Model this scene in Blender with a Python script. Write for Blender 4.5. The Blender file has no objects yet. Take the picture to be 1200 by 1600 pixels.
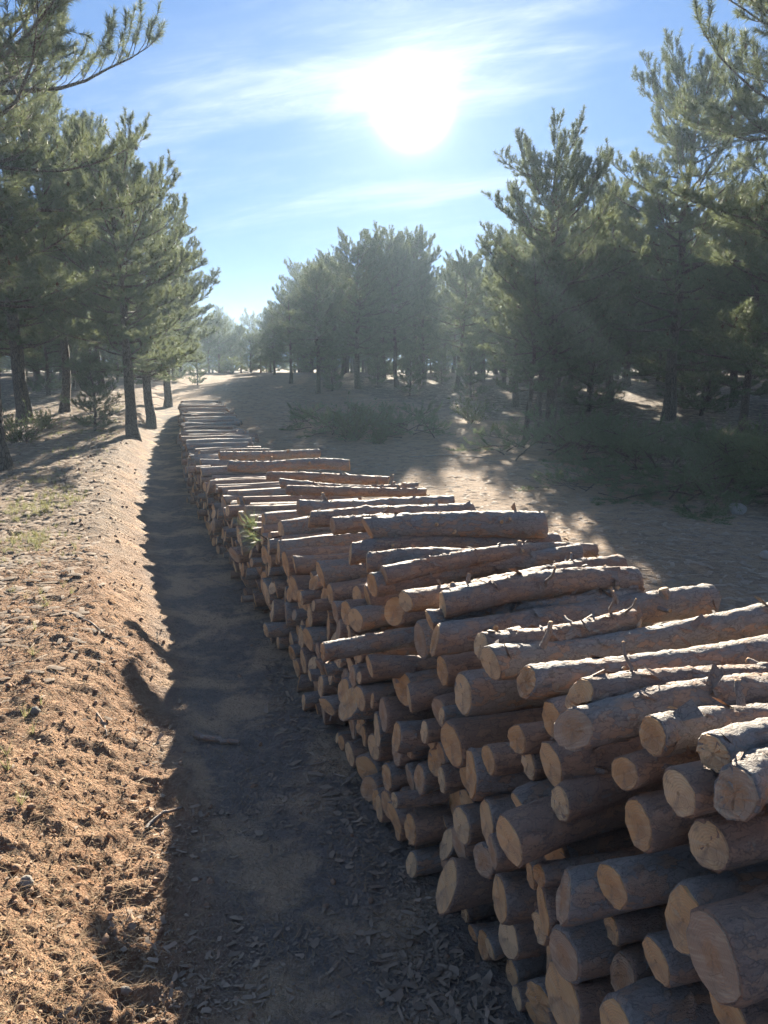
import bpy, math, random
import numpy as np
from mathutils import Matrix, Vector

random.seed(7)
RNG = np.random.default_rng(7)
SC = bpy.context.scene
COL = SC.collection
R = math.radians

# ------------------------------------------------------------------ camera
CAM_H, PITCH, FPX = 1.80, R(11.08), 1200.0      # focal length in pixels of a 1200x1600 picture
cam_d = bpy.data.cameras.new("camera")
cam_d.sensor_fit = 'VERTICAL'; cam_d.sensor_height = 24.0; cam_d.lens = 24.0 * FPX / 1600.0
cam_d.clip_start = 0.05; cam_d.clip_end = 3000.0
cam = bpy.data.objects.new("camera", cam_d); COL.objects.link(cam)
cam.location = (0, 0, CAM_H); cam.rotation_euler = (math.pi / 2 - PITCH, 0, 0)
SC.camera = cam

# ------------------------------------------------------------------ sun and sky
SUN_EL, SUN_AZ = R(16.7), R(2.0)
sun_dir = Vector((math.sin(SUN_AZ) * math.cos(SUN_EL), math.cos(SUN_AZ) * math.cos(SUN_EL), math.sin(SUN_EL)))
sd = bpy.data.lights.new("sun", 'SUN'); sd.energy = 4.6; sd.angle = R(0.55); sd.color = (1.0, 0.90, 0.74)
so = bpy.data.objects.new("sun", sd); COL.objects.link(so)
so.rotation_euler = (-sun_dir).to_track_quat('-Z', 'Y').to_euler(); so.location = (0, 0, 30)

world = bpy.data.worlds.new("World"); SC.world = world; world.use_nodes = True
SKY_STRENGTH = 0.05
EXPOSURE = 2.35
CLOUD_SEED = 14.8

def build_world():
    nt = world.node_tree; N = nt.nodes; L = nt.links; N.clear()
    out = N.new('ShaderNodeOutputWorld'); bg = N.new('ShaderNodeBackground')
    bg.inputs['Strength'].default_value = SKY_STRENGTH
    sky = N.new('ShaderNodeTexSky'); sky.sky_type = 'NISHITA'; sky.sun_disc = False
    sky.sun_elevation = SUN_EL; sky.sun_rotation = SUN_AZ
    sky.altitude = 900; sky.air_density = 1.0; sky.dust_density = 0.05; sky.ozone_density = 3.0
    tc = N.new('ShaderNodeTexCoord')
    lift = N.new('ShaderNodeVectorMath'); lift.operation = 'MULTIPLY_ADD'      # sky sampled higher up: low sky toned down, no pale horizon band
    L.new(tc.outputs['Generated'], lift.inputs[0]); lift.inputs[1].default_value = (1, 1, 0.8); lift.inputs[2].default_value = (0, 0, 0.80)
    nrm = N.new('ShaderNodeVectorMath'); nrm.operation = 'NORMALIZE'; L.new(lift.outputs[0], nrm.inputs[0]); L.new(nrm.outputs[0], sky.inputs[0])
    def math_(op, a, b=None, clamp=False):
        m = N.new('ShaderNodeMath'); m.operation = op; m.use_clamp = clamp
        for i, v in enumerate((a, b)):
            if v is None: continue
            if isinstance(v, (int, float)): m.inputs[i].default_value = v
            else: L.new(v, m.inputs[i])
        return m.outputs[0]
    def vmath(op, a, b=None):
        m = N.new('ShaderNodeVectorMath'); m.operation = op
        for i, v in enumerate((a, b)):
            if v is None: continue
            if isinstance(v, tuple): m.inputs[i].default_value = v
            else: L.new(v, m.inputs[i])
        return m
    d = vmath('NORMALIZE', tc.outputs['Generated']).outputs['Vector']
    sx = N.new('ShaderNodeSeparateXYZ'); L.new(d, sx.inputs[0])
    zz = math_('ADD', math_('MAXIMUM', sx.outputs['Z'], 0.0), 0.10)
    cx = math_('DIVIDE', sx.outputs['X'], zz); cy = math_('DIVIDE', sx.outputs['Y'], zz)
    cv = N.new('ShaderNodeCombineXYZ'); L.new(cx, cv.inputs[0]); L.new(cy, cv.inputs[1])
    def cirrus(rot, scale, loc, detail, lo, hi, dist):
        mp = N.new('ShaderNodeMapping'); mp.vector_type = 'TEXTURE'; mp.inputs['Rotation'].default_value = (0, 0, rot)
        mp.inputs['Scale'].default_value = scale; mp.inputs['Location'].default_value = loc
        L.new(cv.outputs[0], mp.inputs['Vector'])
        n = N.new('ShaderNodeTexNoise'); n.inputs['Scale'].default_value = 1.0
        n.inputs['Detail'].default_value = detail; n.inputs['Roughness'].default_value = 0.62
        n.inputs['Distortion'].default_value = dist
        L.new(mp.outputs[0], n.inputs['Vector'])
        r = N.new('ShaderNodeMapRange'); r.inputs[1].default_value = lo; r.inputs[2].default_value = hi
        r.interpolation_type = 'SMOOTHSTEP'
        L.new(n.outputs['Fac'], r.inputs[0]); return r.outputs[0]
    c1 = cirrus(R(-38), (1.5, 0.42, 1), (1.2 + CLOUD_SEED, 3.4, 0), 9, 0.42, 0.84, 0.6)
    c2 = cirrus(R(-30), (1.9, 0.8, 1), (4.3 + CLOUD_SEED * 2, 0.6, 3), 4, 0.44, 0.62, 0.2)
    c3 = cirrus(R(-14), (0.45, 0.13, 1), (0.3 + CLOUD_SEED, 9.1, 5), 7, 0.38, 0.80, 1.6)
    cl = math_('MULTIPLY', math_('ADD', c1, math_('MULTIPLY', c3, 0.4)), c2)
    cl = math_('ADD', cl, math_('MULTIPLY', c2, 0.12))
    hf = N.new('ShaderNodeMapRange'); hf.interpolation_type = 'SMOOTHSTEP'; hf.inputs[1].default_value = 0.05; hf.inputs[2].default_value = 0.36
    L.new(sx.outputs['Z'], hf.inputs[0])
    cl = math_('MINIMUM', math_('MULTIPLY', math_('MULTIPLY', cl, hf.outputs[0]), 0.85), 0.85)
    # sun and aureole, with the lens bloom painted into the sky colour
    dt = vmath('DOT_PRODUCT', d, tuple(sun_dir)).outputs['Value']
    ang = math_('MULTIPLY', math_('ARCCOSINE', math_('MINIMUM', dt, 0.999999)), 180 / math.pi)
    def lobe(amp, width, power):
        return math_('MULTIPLY', math_('EXPONENT', math_('MULTIPLY', math_('POWER', math_('DIVIDE', ang, width), power), -1.0)), amp)
    glow = math_('ADD', math_('ADD', lobe(80.0, 1.15, 1.7), lobe(2.0, 4.6, 1.15)), lobe(0.2, 20.0, 1.3))
    gl = N.new('ShaderNodeCombineXYZ')
    for i, c in enumerate((1.0, 0.97, 0.92)):
        L.new(math_('MULTIPLY', glow, c), gl.inputs[i])
    sk = N.new('ShaderNodeMix'); sk.data_type = 'RGBA'; sk.blend_type = 'MULTIPLY'; sk.inputs[0].default_value = 1.0
    L.new(sky.outputs[0], sk.inputs[6]); sk.inputs[7].default_value = (0.88, 1.0, 1.10, 1)
    mx = N.new('ShaderNodeMix'); mx.data_type = 'RGBA'
    L.new(cl, mx.inputs[0]); L.new(sk.outputs[2], mx.inputs[6]); mx.inputs[7].default_value = (3.6, 4.0, 4.6, 1)
    add = vmath('ADD', mx.outputs[2], gl.outputs[0])
    L.new(add.outputs[0], bg.inputs['Color']); L.new(bg.outputs[0], out.inputs['Surface'])
build_world()

vs = SC.view_settings
vs.view_transform = 'Standard'; vs.look = 'None'; vs.gamma = 1.0; vs.use_curve_mapping = False
vs.exposure = EXPOSURE
cy = SC.cycles
cy.use_denoising = True; cy.use_adaptive_sampling = True; cy.adaptive_threshold = 0.02
try: cy.denoiser = 'OPENIMAGEDENOISE'
except Exception: pass
cy.max_bounces = 6; cy.diffuse_bounces = 3; cy.glossy_bounces = 2; cy.transmission_bounces = 3
cy.volume_bounces = 0; cy.transparent_max_bounces = 4
cy.caustics_reflective = False; cy.caustics_refractive = False
cy.sample_clamp_indirect = 4.0

# ------------------------------------------------------------------ helpers
def pray(px, py):
    """direction of the photograph's pixel, scaled so that one unit is one unit of depth"""
    a, b = (px - 600) / FPX, (py - 800) / FPX
    return np.array([a, math.cos(PITCH) - b * math.sin(PITCH), -math.sin(PITCH) - b * math.cos(PITCH)])

def project(p):
    x, y, z = p[0], p[1], p[2] - CAM_H
    zc = y * math.cos(PITCH) - z * math.sin(PITCH)
    yc = -y * math.sin(PITCH) - z * math.cos(PITCH)
    return 600 + FPX * x / zc, 800 + FPX * yc / zc, zc

def smooth(a, b, x):
    t = np.clip((np.asarray(x, float) - a) / (b - a), 0, 1)
    return t * t * (3 - 2 * t)

def _hash(ix, iy, seed):
    h = (ix.astype(np.int64) * 374761393 + iy.astype(np.int64) * 668265263 + seed * 1442695041) & 0xFFFFFFFF
    h = ((h ^ (h >> 13)) * 1274126177) & 0xFFFFFFFF
    return ((h ^ (h >> 16)) & 0xFFFFFF) / float(0xFFFFFF)

def vnoise(x, y, seed=0):
    """gradient noise, about -0.7..0.7"""
    x = np.asarray(x, float); y = np.asarray(y, float)
    ix = np.floor(x); iy = np.floor(y); fx = x - ix; fy = y - iy
    u = fx * fx * fx * (fx * (fx * 6 - 15) + 10); v = fy * fy * fy * (fy * (fy * 6 - 15) + 10)
    def g(dx, dy):
        a = _hash(ix + dx, iy + dy, seed) * 6.2831853
        return np.cos(a) * (fx - dx) + np.sin(a) * (fy - dy)
    a = g(0, 0) * (1 - u) + g(1, 0) * u
    b = g(0, 1) * (1 - u) + g(1, 1) * u
    return a * (1 - v) + b * v

def fbm(x, y, oct=4, seed=0, gain=0.5):
    s = 0; a = 1.0
    for k in range(oct):
        s = s + a * vnoise(x, y, seed + 17 * k); a *= gain; x = x * 2.03 + 5.1; y = y * 2.03 - 3.7
    return s

def mesh_np(name, V, F, mats=(), smooth_=False, attr=None, mat_idx=None):
    """V (n,3); F (m,3) or (m,4) int array, or a list of face tuples"""
    me = bpy.data.meshes.new(name)
    V = np.ascontiguousarray(V, dtype=np.float32)
    if isinstance(F, np.ndarray):
        k = F.shape[1]; m = F.shape[0]
        me.vertices.add(len(V)); me.vertices.foreach_set('co', V.ravel())
        me.loops.add(m * k); me.loops.foreach_set('vertex_index', np.ascontiguousarray(F, dtype=np.int32).ravel())
        me.polygons.add(m)
        me.polygons.foreach_set('loop_start', np.arange(0, m * k, k, dtype=np.int32))
        me.polygons.foreach_set('loop_total', np.full(m, k, dtype=np.int32))
    else:
        me.from_pydata(V.tolist(), [], F)
    for m_ in mats: me.materials.append(m_)
    if mat_idx is not None: me.polygons.foreach_set('material_index', np.asarray(mat_idx, dtype=np.int32))
    if attr:
        for an, val in attr.items():
            val = np.asarray(val, dtype=np.float32)
            if val.ndim == 1:
                a = me.attributes.new(an, 'FLOAT', 'POINT'); a.data.foreach_set('value', val)
            else:
                a = me.attributes.new(an, 'FLOAT_COLOR', 'POINT'); a.data.foreach_set('color', val.ravel())
    me.update(calc_edges=True); me.validate()
    if smooth_: me.polygons.foreach_set('use_smooth', np.ones(len(me.polygons), dtype=bool))
    return me

def link(name, me, parent=None, loc=None, rot=None):
    o = bpy.data.objects.new(name, me); COL.objects.link(o)
    if parent is not None: o.parent = parent
    if loc is not None: o.location = loc
    if rot is not None: o.rotation_euler = rot
    return o

def tag(o, label=None, cat=None, group=None, kind=None):
    if label: o['label'] = label
    if cat: o['category'] = cat
    if group: o['group'] = group
    if kind: o['kind'] = kind
    return o

class Tubes:
    """collects tapered tubes into one mesh"""
    def __init__(s): s.V = []; s.F = []; s.n = 0
    def add(s, pts, rad, sides=5, cap=True):
        pts = np.asarray(pts, float); k = len(pts)
        tan = np.gradient(pts, axis=0); tan /= np.linalg.norm(tan, axis=1)[:, None] + 1e-9
        ref = np.array([0, 0, 1.0]) if abs(tan[0][2]) < 0.9 else np.array([1.0, 0, 0])
        a = np.cross(tan, ref); a /= np.linalg.norm(a, axis=1)[:, None] + 1e-9
        b = np.cross(tan, a)
        th = np.arange(sides) / sides * 2 * math.pi
        ring = (np.cos(th)[None, :, None] * a[:, None, :] + np.sin(th)[None, :, None] * b[:, None, :])
        rad = np.asarray(rad, float)
        if rad.ndim == 1: rad = rad[:, None]
        v = pts[:, None, :] + ring * rad[:, :, None]
        s.V.append(v.reshape(-1, 3))
        i = np.arange(k - 1)[:, None] * sides; j = np.arange(sides)[None, :]
        q = np.stack([i + j, i + sides + j, i + sides + (j + 1) % sides, i + (j + 1) % sides], -1).reshape(-1, 4) + s.n
        s.F.append(q); s.n += k * sides
        if cap and sides in (3, 4):
            pass
    def mesh(s, name, mats, smooth_=True, attr=None):
        return mesh_np(name, np.concatenate(s.V), np.concatenate(s.F), mats, smooth_, attr)

def blades(P, D, n, length, width, spread=(0.3, 1.0), up=0.15, along=0.06, rng=RNG):
    """needle blades: n thin triangles round each tuft; returns V, F"""
    P = np.repeat(P, n, 0); D = np.repeat(D, n, 0); m = len(P)
    ref = np.where(np.abs(D[:, 2:3]) < 0.9, np.array([[0, 0, 1.0]]), np.array([[1.0, 0, 0]]))
    U = np.cross(D, ref); U /= np.linalg.norm(U, axis=1)[:, None]; W = np.cross(D, U)
    ph = rng.uniform(0, 2 * math.pi, (m, 1)); th = rng.uniform(spread[0], spread[1], (m, 1))
    d = np.cos(th) * D + np.sin(th) * (np.cos(ph) * U + np.sin(ph) * W)
    d[:, 2] += up; d /= np.linalg.norm(d, axis=1)[:, None]
    st = P + D * rng.uniform(-along, along, (m, 1))
    ln = length * rng.uniform(0.7, 1.2, (m, 1))
    sd_ = np.cross(d, rng.normal(size=(m, 3))); sd_ /= np.linalg.norm(sd_, axis=1)[:, None] + 1e-9
    hw = sd_ * width * 0.5
    V = np.stack([st - hw, st + hw, st + d * ln], 1).reshape(-1, 3)
    F = np.arange(m * 3).reshape(-1, 3)
    return V, F

# ------------------------------------------------------------------ materials
class M_:
    def __init__(s, name):
        s.m = bpy.data.materials.new(name); s.m.use_nodes = True
        s.nt = s.m.node_tree; s.N = s.nt.nodes; s.L = s.nt.links; s.N.clear()
        s.out = s.N.new('ShaderNodeOutputMaterial'); s.b = s.N.new('ShaderNodeBsdfPrincipled')
        s.L.new(s.b.outputs[0], s.out.inputs['Surface'])
        s.b.inputs['Roughness'].default_value = 0.85
        s.b.inputs['Specular IOR Level'].default_value = 0.25
        s.tc = s.N.new('ShaderNodeTexCoord')
    def lk(s, v, sock):
        if isinstance(v, (int, float)): sock.default_value = v
        elif isinstance(v, tuple): sock.default_value = v if len(v) == 4 or sock.type == 'VECTOR' else (*v, 1)
        else: s.L.new(v, sock)
    def map(s, scale=(1, 1, 1), loc=(0, 0, 0), src='Object'):
        m = s.N.new('ShaderNodeMapping'); m.inputs['Scale'].default_value = scale; m.inputs['Location'].default_value = loc
        s.L.new(s.tc.outputs[src], m.inputs[0]); return m.outputs[0]
    def noise(s, vec, scale, detail=4, rough=0.55, dist=0.0, out='Fac'):
        n = s.N.new('ShaderNodeTexNoise'); n.inputs['Scale'].default_value = scale; n.inputs['Detail'].default_value = detail
        n.inputs['Roughness'].default_value = rough; n.inputs['Distortion'].default_value = dist
        s.L.new(vec, n.inputs['Vector']); return n.outputs[out]
    def vor(s, vec, scale, feature='F1', out='Distance', rand=1.0):
        n = s.N.new('ShaderNodeTexVoronoi'); n.feature = feature; n.inputs['Scale'].default_value = scale
        n.inputs['Randomness'].default_value = rand
        s.L.new(vec, n.inputs['Vector']); return n.outputs[out]
    def rng(s, v, a, b, c=0.0, d=1.0, sm=True):
        n = s.N.new('ShaderNodeMapRange'); n.interpolation_type = 'SMOOTHSTEP' if sm else 'LINEAR'
        for i, q in enumerate((a, b, c, d)): n.inputs[1 + i].default_value = q
        s.L.new(v, n.inputs[0]); return n.outputs[0]
    def mix(s, f, a, b, mode='MIX'):
        n = s.N.new('ShaderNodeMix'); n.data_type = 'RGBA'; n.blend_type = mode
        s.lk(f, n.inputs[0]); s.lk(a, n.inputs[6]); s.lk(b, n.inputs[7]); return n.outputs[2]
    def math(s, op, a, b=0.0):
        n = s.N.new('ShaderNodeMath'); n.operation = op; s.lk(a, n.inputs[0]); s.lk(b, n.inputs[1]); return n.outputs[0]
    def attr(s, name, out='Fac'):
        n = s.N.new('ShaderNodeAttribute'); n.attribute_name = name; return n.outputs[out]
    def orand(s):
        return s.N.new('ShaderNodeObjectInfo').outputs['Random']
    def bump(s, h, strength=0.5, dist=0.01):
        n = s.N.new('ShaderNodeBump'); n.inputs['Strength'].default_value = strength; n.inputs['Distance'].default_value = dist
        s.L.new(h, n.inputs['Height']); s.L.new(n.outputs[0], s.b.inputs['Normal'])
    def col(s, c): s.lk(c, s.b.inputs['Base Color'])

def mat_ground():
    m = M_('ground_soil'); g = m.map()
    at = m.N.new('ShaderNodeAttribute'); at.attribute_name = 'zone'
    sp = m.N.new('ShaderNodeSeparateColor'); m.L.new(at.outputs['Color'], sp.inputs[0])
    soil, litter, road = sp.outputs[0], sp.outputs[1], sp.outputs[2]
    grass = at.outputs['Alpha']
    n1 = m.noise(g, 1.3, 6, 0.6); n2 = m.noise(g, 14, 5, 0.65); n3 = m.noise(g, 70, 4, 0.6); n4 = m.noise(g, 260, 2, 0.6)
    v1 = m.vor(g, 55)
    n6 = m.noise(g, 4.5, 6, 0.7)
    n7 = m.noise(g, 2.1, 5, 0.6, .4); base = m.mix(m.rng(n7, .44, .60), (0.25, 0.212, 0.18), (0.50, 0.36, 0.24))           # trodden track earth
    base = m.mix(m.math('MULTIPLY', m.rng(n2, 0.44, 0.60), m.rng(n7, .64, .46)), base, (0.20, 0.17, 0.147))        # crumbled bark trodden in
    base = m.mix(m.rng(n3, 0.55, 0.75, 0, .5), base, (0.24, 0.19, 0.14))
    sl = m.mix(m.rng(n6, .35, .65), (0.20, 0.108, 0.062), (0.335, 0.205, 0.125)); sl = m.mix(m.rng(n2, .48, .68, 0, .5), sl, (0.20, 0.12, 0.075))              # loose red earth
    sl = m.mix(m.rng(n3, 0.42, 0.66, 0, .6), sl, (0.38, 0.262, 0.172))
    rd = m.mix(n1, (0.27, 0.185, 0.12), (0.40, 0.285, 0.19))                # dry dirt of the clearing
    rd = m.mix(m.rng(n6, .46, .66, 0, .65), rd, (0.17, 0.13, 0.10)); rd = m.mix(m.rng(n2, 0.5, 0.68, 0, .5), rd, (0.18, 0.14, 0.105))
    lt = m.mix(m.rng(n6, .35, .65), (0.115, 0.088, 0.064), (0.27, 0.21, 0.155)); lt = m.mix(m.rng(n2, .5, .64, 0, .6), lt, (0.10, 0.078, 0.06))                 # needle litter
    lt = m.mix(m.rng(n3, 0.52, 0.66, 0, .7), lt, (0.35, 0.285, 0.215))
    gr = m.mix(n3, (0.15, 0.135, 0.065), (0.30, 0.255, 0.13))
    c = m.mix(soil, base, sl); c = m.mix(road, c, rd); c = m.mix(litter, c, lt)
    c = m.mix(m.math('MULTIPLY', grass, m.rng(n2, 0.35, 0.7, 0, .35)), c, gr)
    m.col(c); m.b.inputs['Roughness'].default_value = 0.95; m.b.inputs['Specular IOR Level'].default_value = 0.12
    h = m.math('ADD', m.math('MULTIPLY', n2, 1.2), m.math('ADD', m.math('MULTIPLY', n3, .8), m.math('ADD', m.math('MULTIPLY', v1, .35), m.math('MULTIPLY', n4, .35))))
    h = m.math('ADD', h, m.math('MULTIPLY', n6, 2.6)); m.bump(h, 0.9, 0.035)
    return m.m

def mat_bark():
    m = M_('log_bark'); tone = m.attr('tone'); g = m.map((0.38, 1, 1)); gi = m.map()
    wz = m.noise(gi, 30, 3, 0.6, 0, 'Color'); wv = m.N.new('ShaderNodeVectorMath'); wv.operation = 'MULTIPLY_ADD'
    m.L.new(wz, wv.inputs[0]); wv.inputs[1].default_value = (0.03, 0.03, 0.03); m.L.new(g, wv.inputs[2]); gw = wv.outputs[0]
    n1 = m.noise(gi, 7, 4, 0.6, 0.3); n2 = m.noise(gw, 48, 6, 0.7, 0.4); n3 = m.noise(gw, 170, 3, 0.6)
    v = m.vor(gw, 62, 'F1', 'Color'); ve = m.vor(gw, 62, 'DISTANCE_TO_EDGE')
    gv = m.N.new('ShaderNodeSeparateColor'); m.L.new(v, gv.inputs[0])
    grey = m.mix(n2, (0.165, 0.138, 0.115), (0.44, 0.38, 0.32))
    red = m.mix(n2, (0.20, 0.125, 0.085), (0.43, 0.285, 0.20))
    f = m.math('ADD', m.math('MULTIPLY', tone, 0.6), m.math('MULTIPLY', n1, 0.7))
    c = m.mix(m.rng(f, 0.52, 0.85), grey, red)
    c = m.mix(m.math('MULTIPLY', m.rng(gv.outputs[0], 0.58, 0.66, 0, .75), m.rng(n1, .42, .58)), c, (0.46, 0.27, 0.16))
    c = m.mix(m.rng(n3, 0.55, 0.72, 0, .6), c, (0.12, 0.095, 0.08))
    c = m.mix(m.math('MULTIPLY', m.rng(ve, 0.0, 0.10, 0.5, 0), m.rng(n2, .35, .6)), c, (0.075, 0.058, 0.05))
    ln = m.noise(gi, 24, 4, 0.6); c = m.mix(m.rng(ln, 0.62, 0.72, 0, .5), c, (0.33, 0.34, 0.28))
    m.col(c); m.b.inputs['Roughness'].default_value = 0.7; m.b.inputs['Specular IOR Level'].default_value = 0.4
    h = m.math('ADD', m.math('MULTIPLY', gv.outputs[1], .6), m.math('ADD', m.math('MULTIPLY', n2, 1.5), m.math('MULTIPLY', n3, .8)))
    m.bump(h, 0.9, 0.010)
    return m.m

def mat_wood():
    m = M_('cut_wood'); tone = m.attr('tone'); g = m.map()
    warp = m.noise(g, 14, 2, 0.5, 0, 'Color')
    wv = m.N.new('ShaderNodeVectorMath'); wv.operation = 'MULTIPLY_ADD'
    m.L.new(warp, wv.inputs[0]); wv.inputs[1].default_value = (0.02, 0.02, 0.02); m.L.new(g, wv.inputs[2])
    wav = m.N.new('ShaderNodeTexWave'); wav.wave_type = 'RINGS'; wav.rings_direction = 'X'; wav.inputs['Scale'].default_value = 62
    wav.inputs['Distortion'].default_value = 1.2; wav.inputs['Detail'].default_value = 2; wav.inputs['Detail Scale'].default_value = 1.5
    m.L.new(wv.outputs[0], wav.inputs['Vector'])
    saw = m.noise(m.map((1, 14, 160)), 1.0, 3, 0.6)
    n2 = m.noise(g, 28, 4, 0.6)
    pale = m.mix(m.rng(tone, .15, .6), (0.70, 0.47, 0.25), (0.64, 0.35, 0.145)); pale = m.mix(m.rng(tone, .72, .95, 0, .8), pale, (0.36, 0.27, 0.20))
    dark = m.mix(tone, (0.52, 0.32, 0.16), (0.38, 0.21, 0.105))
    c = m.mix(m.math('MULTIPLY', wav.outputs['Fac'], 0.42), pale, dark)
    n5 = m.noise(g, 9, 3, 0.6); c = m.mix(m.rng(n5, 0.48, 0.66, 0, .5), c, (0.36, 0.25, 0.16)); c = m.mix(m.rng(n2, 0.5, 0.75, 0, .5), c, (0.28, 0.19, 0.12))
    c = m.mix(m.rng(saw, 0.45, 0.75, 0, .5), c, (0.62, 0.47, 0.30))
    rr = m.N.new('ShaderNodeVectorMath'); rr.operation = 'LENGTH'; m.L.new(m.map((0, 1, 1)), rr.inputs[0])
    c = m.mix(m.rng(rr.outputs['Value'], 0.002, 0.006, .6, 0), c, (0.20, 0.11, 0.055))
    c = m.mix(m.math('MULTIPLY', m.rng(rr.outputs['Value'], 0.018, 0.032, .55, 0), m.rng(tone, .3, .7)), c, (0.42, 0.22, 0.10))
    ck = m.vor(m.map((0, 1, 1)), 26, 'DISTANCE_TO_EDGE'); c = m.mix(m.math('MULTIPLY', m.rng(ck, 0, .02, .55, 0), m.rng(n5, .5, .62)), c, (0.14, 0.085, 0.05))
    st = m.noise(g, 60, 3, .7); c = m.mix(m.rng(st, .58, .75, 0, .5), c, (0.24, 0.18, 0.13))
    m.col(c); m.b.inputs['Roughness'].default_value = 0.8
    m.bump(m.math('ADD', saw, m.math('MULTIPLY', wav.outputs['Fac'], .3)), 0.7, 0.004)
    return m.m

def mat_needles(name, a, b, dry, toned=False):
    m = M_(name); N, L = m.N, m.L
    geo = N.new('ShaderNodeNewGeometry')
    rnd = geo.outputs['Random Per Island']
    n = m.noise(m.map(src='Object'), 1.6, 3, 0.6)
    n = m.attr('tone') if toned else n
    c = m.mix(n, a, b)
    c = m.mix(m.rng(rnd, 0.90, 0.97, 0, .7), c, dry)
    c = m.mix(m.math('MULTIPLY', rnd, .35), c, (0.16, 0.17, 0.085))
    m.col(c); m.b.inputs['Roughness'].default_value = 0.6; m.b.inputs['Specular IOR Level'].default_value = 0.3
    tr = N.new('ShaderNodeBsdfTranslucent')
    tcol = m.mix(0.42, c, (0.26, 0.30, 0.13)); L.new(tcol, tr.inputs['Color'])
    mx = N.new('ShaderNodeMixShader'); mx.inputs[0].default_value = 0.38
    L.new(m.b.outputs[0], mx.inputs[1]); L.new(tr.outputs[0], mx.inputs[2]); L.new(mx.outputs[0], m.out.inputs['Surface'])
    return m.m

def mat_trunk():
    m = M_('pine_trunk_bark'); g = m.map((1, 1, 0.3))
    n = m.noise(g, 22, 5, 0.65, 0.8); v = m.vor(m.map((1, 1, .35)), 26, 'DISTANCE_TO_EDGE')
    c = m.mix(n, (0.07, 0.052, 0.042), (0.20, 0.15, 0.115)); c = m.mix(m.rng(v, 0, .12, .8, 0), c, (0.035, 0.028, 0.024))
    m.col(c); m.bump(m.math('ADD', n, m.math('MULTIPLY', v, 2)), 1.0, 0.03); return m.m

def mat_simple(name, a, b, scale, rough=0.9, bs=0.4, bd=0.004):
    m = M_(name); n = m.noise(m.map(), scale, 5, 0.6)
    geo = m.N.new('ShaderNodeNewGeometry'); r = geo.outputs['Random Per Island']
    m.col(m.mix(m.math('ADD', m.math('MULTIPLY', n, .5), m.math('MULTIPLY', r, .5)), a, b))
    m.b.inputs['Roughness'].default_value = rough; m.bump(n, bs, bd); return m.m

GROUND = mat_ground(); BARK = mat_bark(); WOOD = mat_wood(); TRUNK = mat_trunk()
NEEDLE = mat_needles('pine_needles', (0.040, 0.056, 0.034), (0.125, 0.150, 0.085), (0.22, 0.155, 0.085), True)
NEEDLE_S = mat_needles('slash_needles', (0.085, 0.12, 0.06), (0.14, 0.185, 0.095), (0.26, 0.20, 0.10))
SHRUB = mat_needles('shrub_leaves', (0.06, 0.075, 0.03), (0.11, 0.125, 0.05), (0.22, 0.17, 0.08))
CONE = mat_simple('cone_scales', (0.06, 0.035, 0.022), (0.15, 0.09, 0.055), 60)
CHIP = mat_simple('bark_chip', (0.12, 0.09, 0.068), (0.42, 0.32, 0.23), 40)
CLOD = mat_simple('earth_clod', (0.21, 0.125, 0.08), (0.36, 0.245, 0.165), 60, .95, .8, .006)
STONE = mat_simple('pale_stone', (0.30, 0.27, 0.23), (0.55, 0.51, 0.45), 18, .85, .9, .02)
STRAW = mat_simple('dry_straw', (0.22, 0.145, 0.085), (0.40, 0.285, 0.165), 30)
GRASS = mat_needles('grass_blades', (0.19, 0.17, 0.075), (0.31, 0.27, 0.135), (0.42, 0.34, 0.19))

# ------------------------------------------------------------------ the terrain
def face_x(y):
    y = np.asarray(y, float)
    return np.where(y < 11, 0.30 - 0.344 * (y - 1.95), -2.813 - 0.265 * (y - 11))
def lat(x, y):
    """metres to the left of the stack's face"""
    return (face_x(y) - x) * 0.945
PROF_Y = [-400, 0, 5, 9, 14, 18, 24, 32, 40, 46, 60, 90, 160, 400]
PROF_Z = [0, 0, -.02, -.07, 0.0, .14, .40, .78, 1.08, 1.16, 0.9, 0.5, 0.5, 0.5]
def base_z(x, y):
    x = np.asarray(x, float); y = np.asarray(y, float)
    p = (np.interp(y - 1.2, PROF_Y, PROF_Z) + np.interp(y, PROF_Y, PROF_Z) + np.interp(y + 1.2, PROF_Y, PROF_Z)) / 3
    u = lat(x, y)
    wob = -0.33 * (1 - smooth(2.2, 4.8, y)) + 0.03 * vnoise(y * 0.8, y * 0 + 3.3, 5) + 0.012 * vnoise(y * 2.3, y * 0 + 1.3, 6)
    b = 0.25 * smooth(0.62, 1.22, u + wob) * (1 - 0.62 * smooth(1.7, 4.6, u)) * (1 - smooth(26, 34, y))
    rut = -0.025 * np.exp(-((u - 0.42) / 0.22) ** 2)
    far = smooth(6, 16, np.abs(x + 1.5)) * 0.12 * fbm(x * 0.07, y * 0.07, 3, 21)
    return p + b + rut + far + 0.04 * fbm(x * 0.35, y * 0.35, 2, 9)
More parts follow.
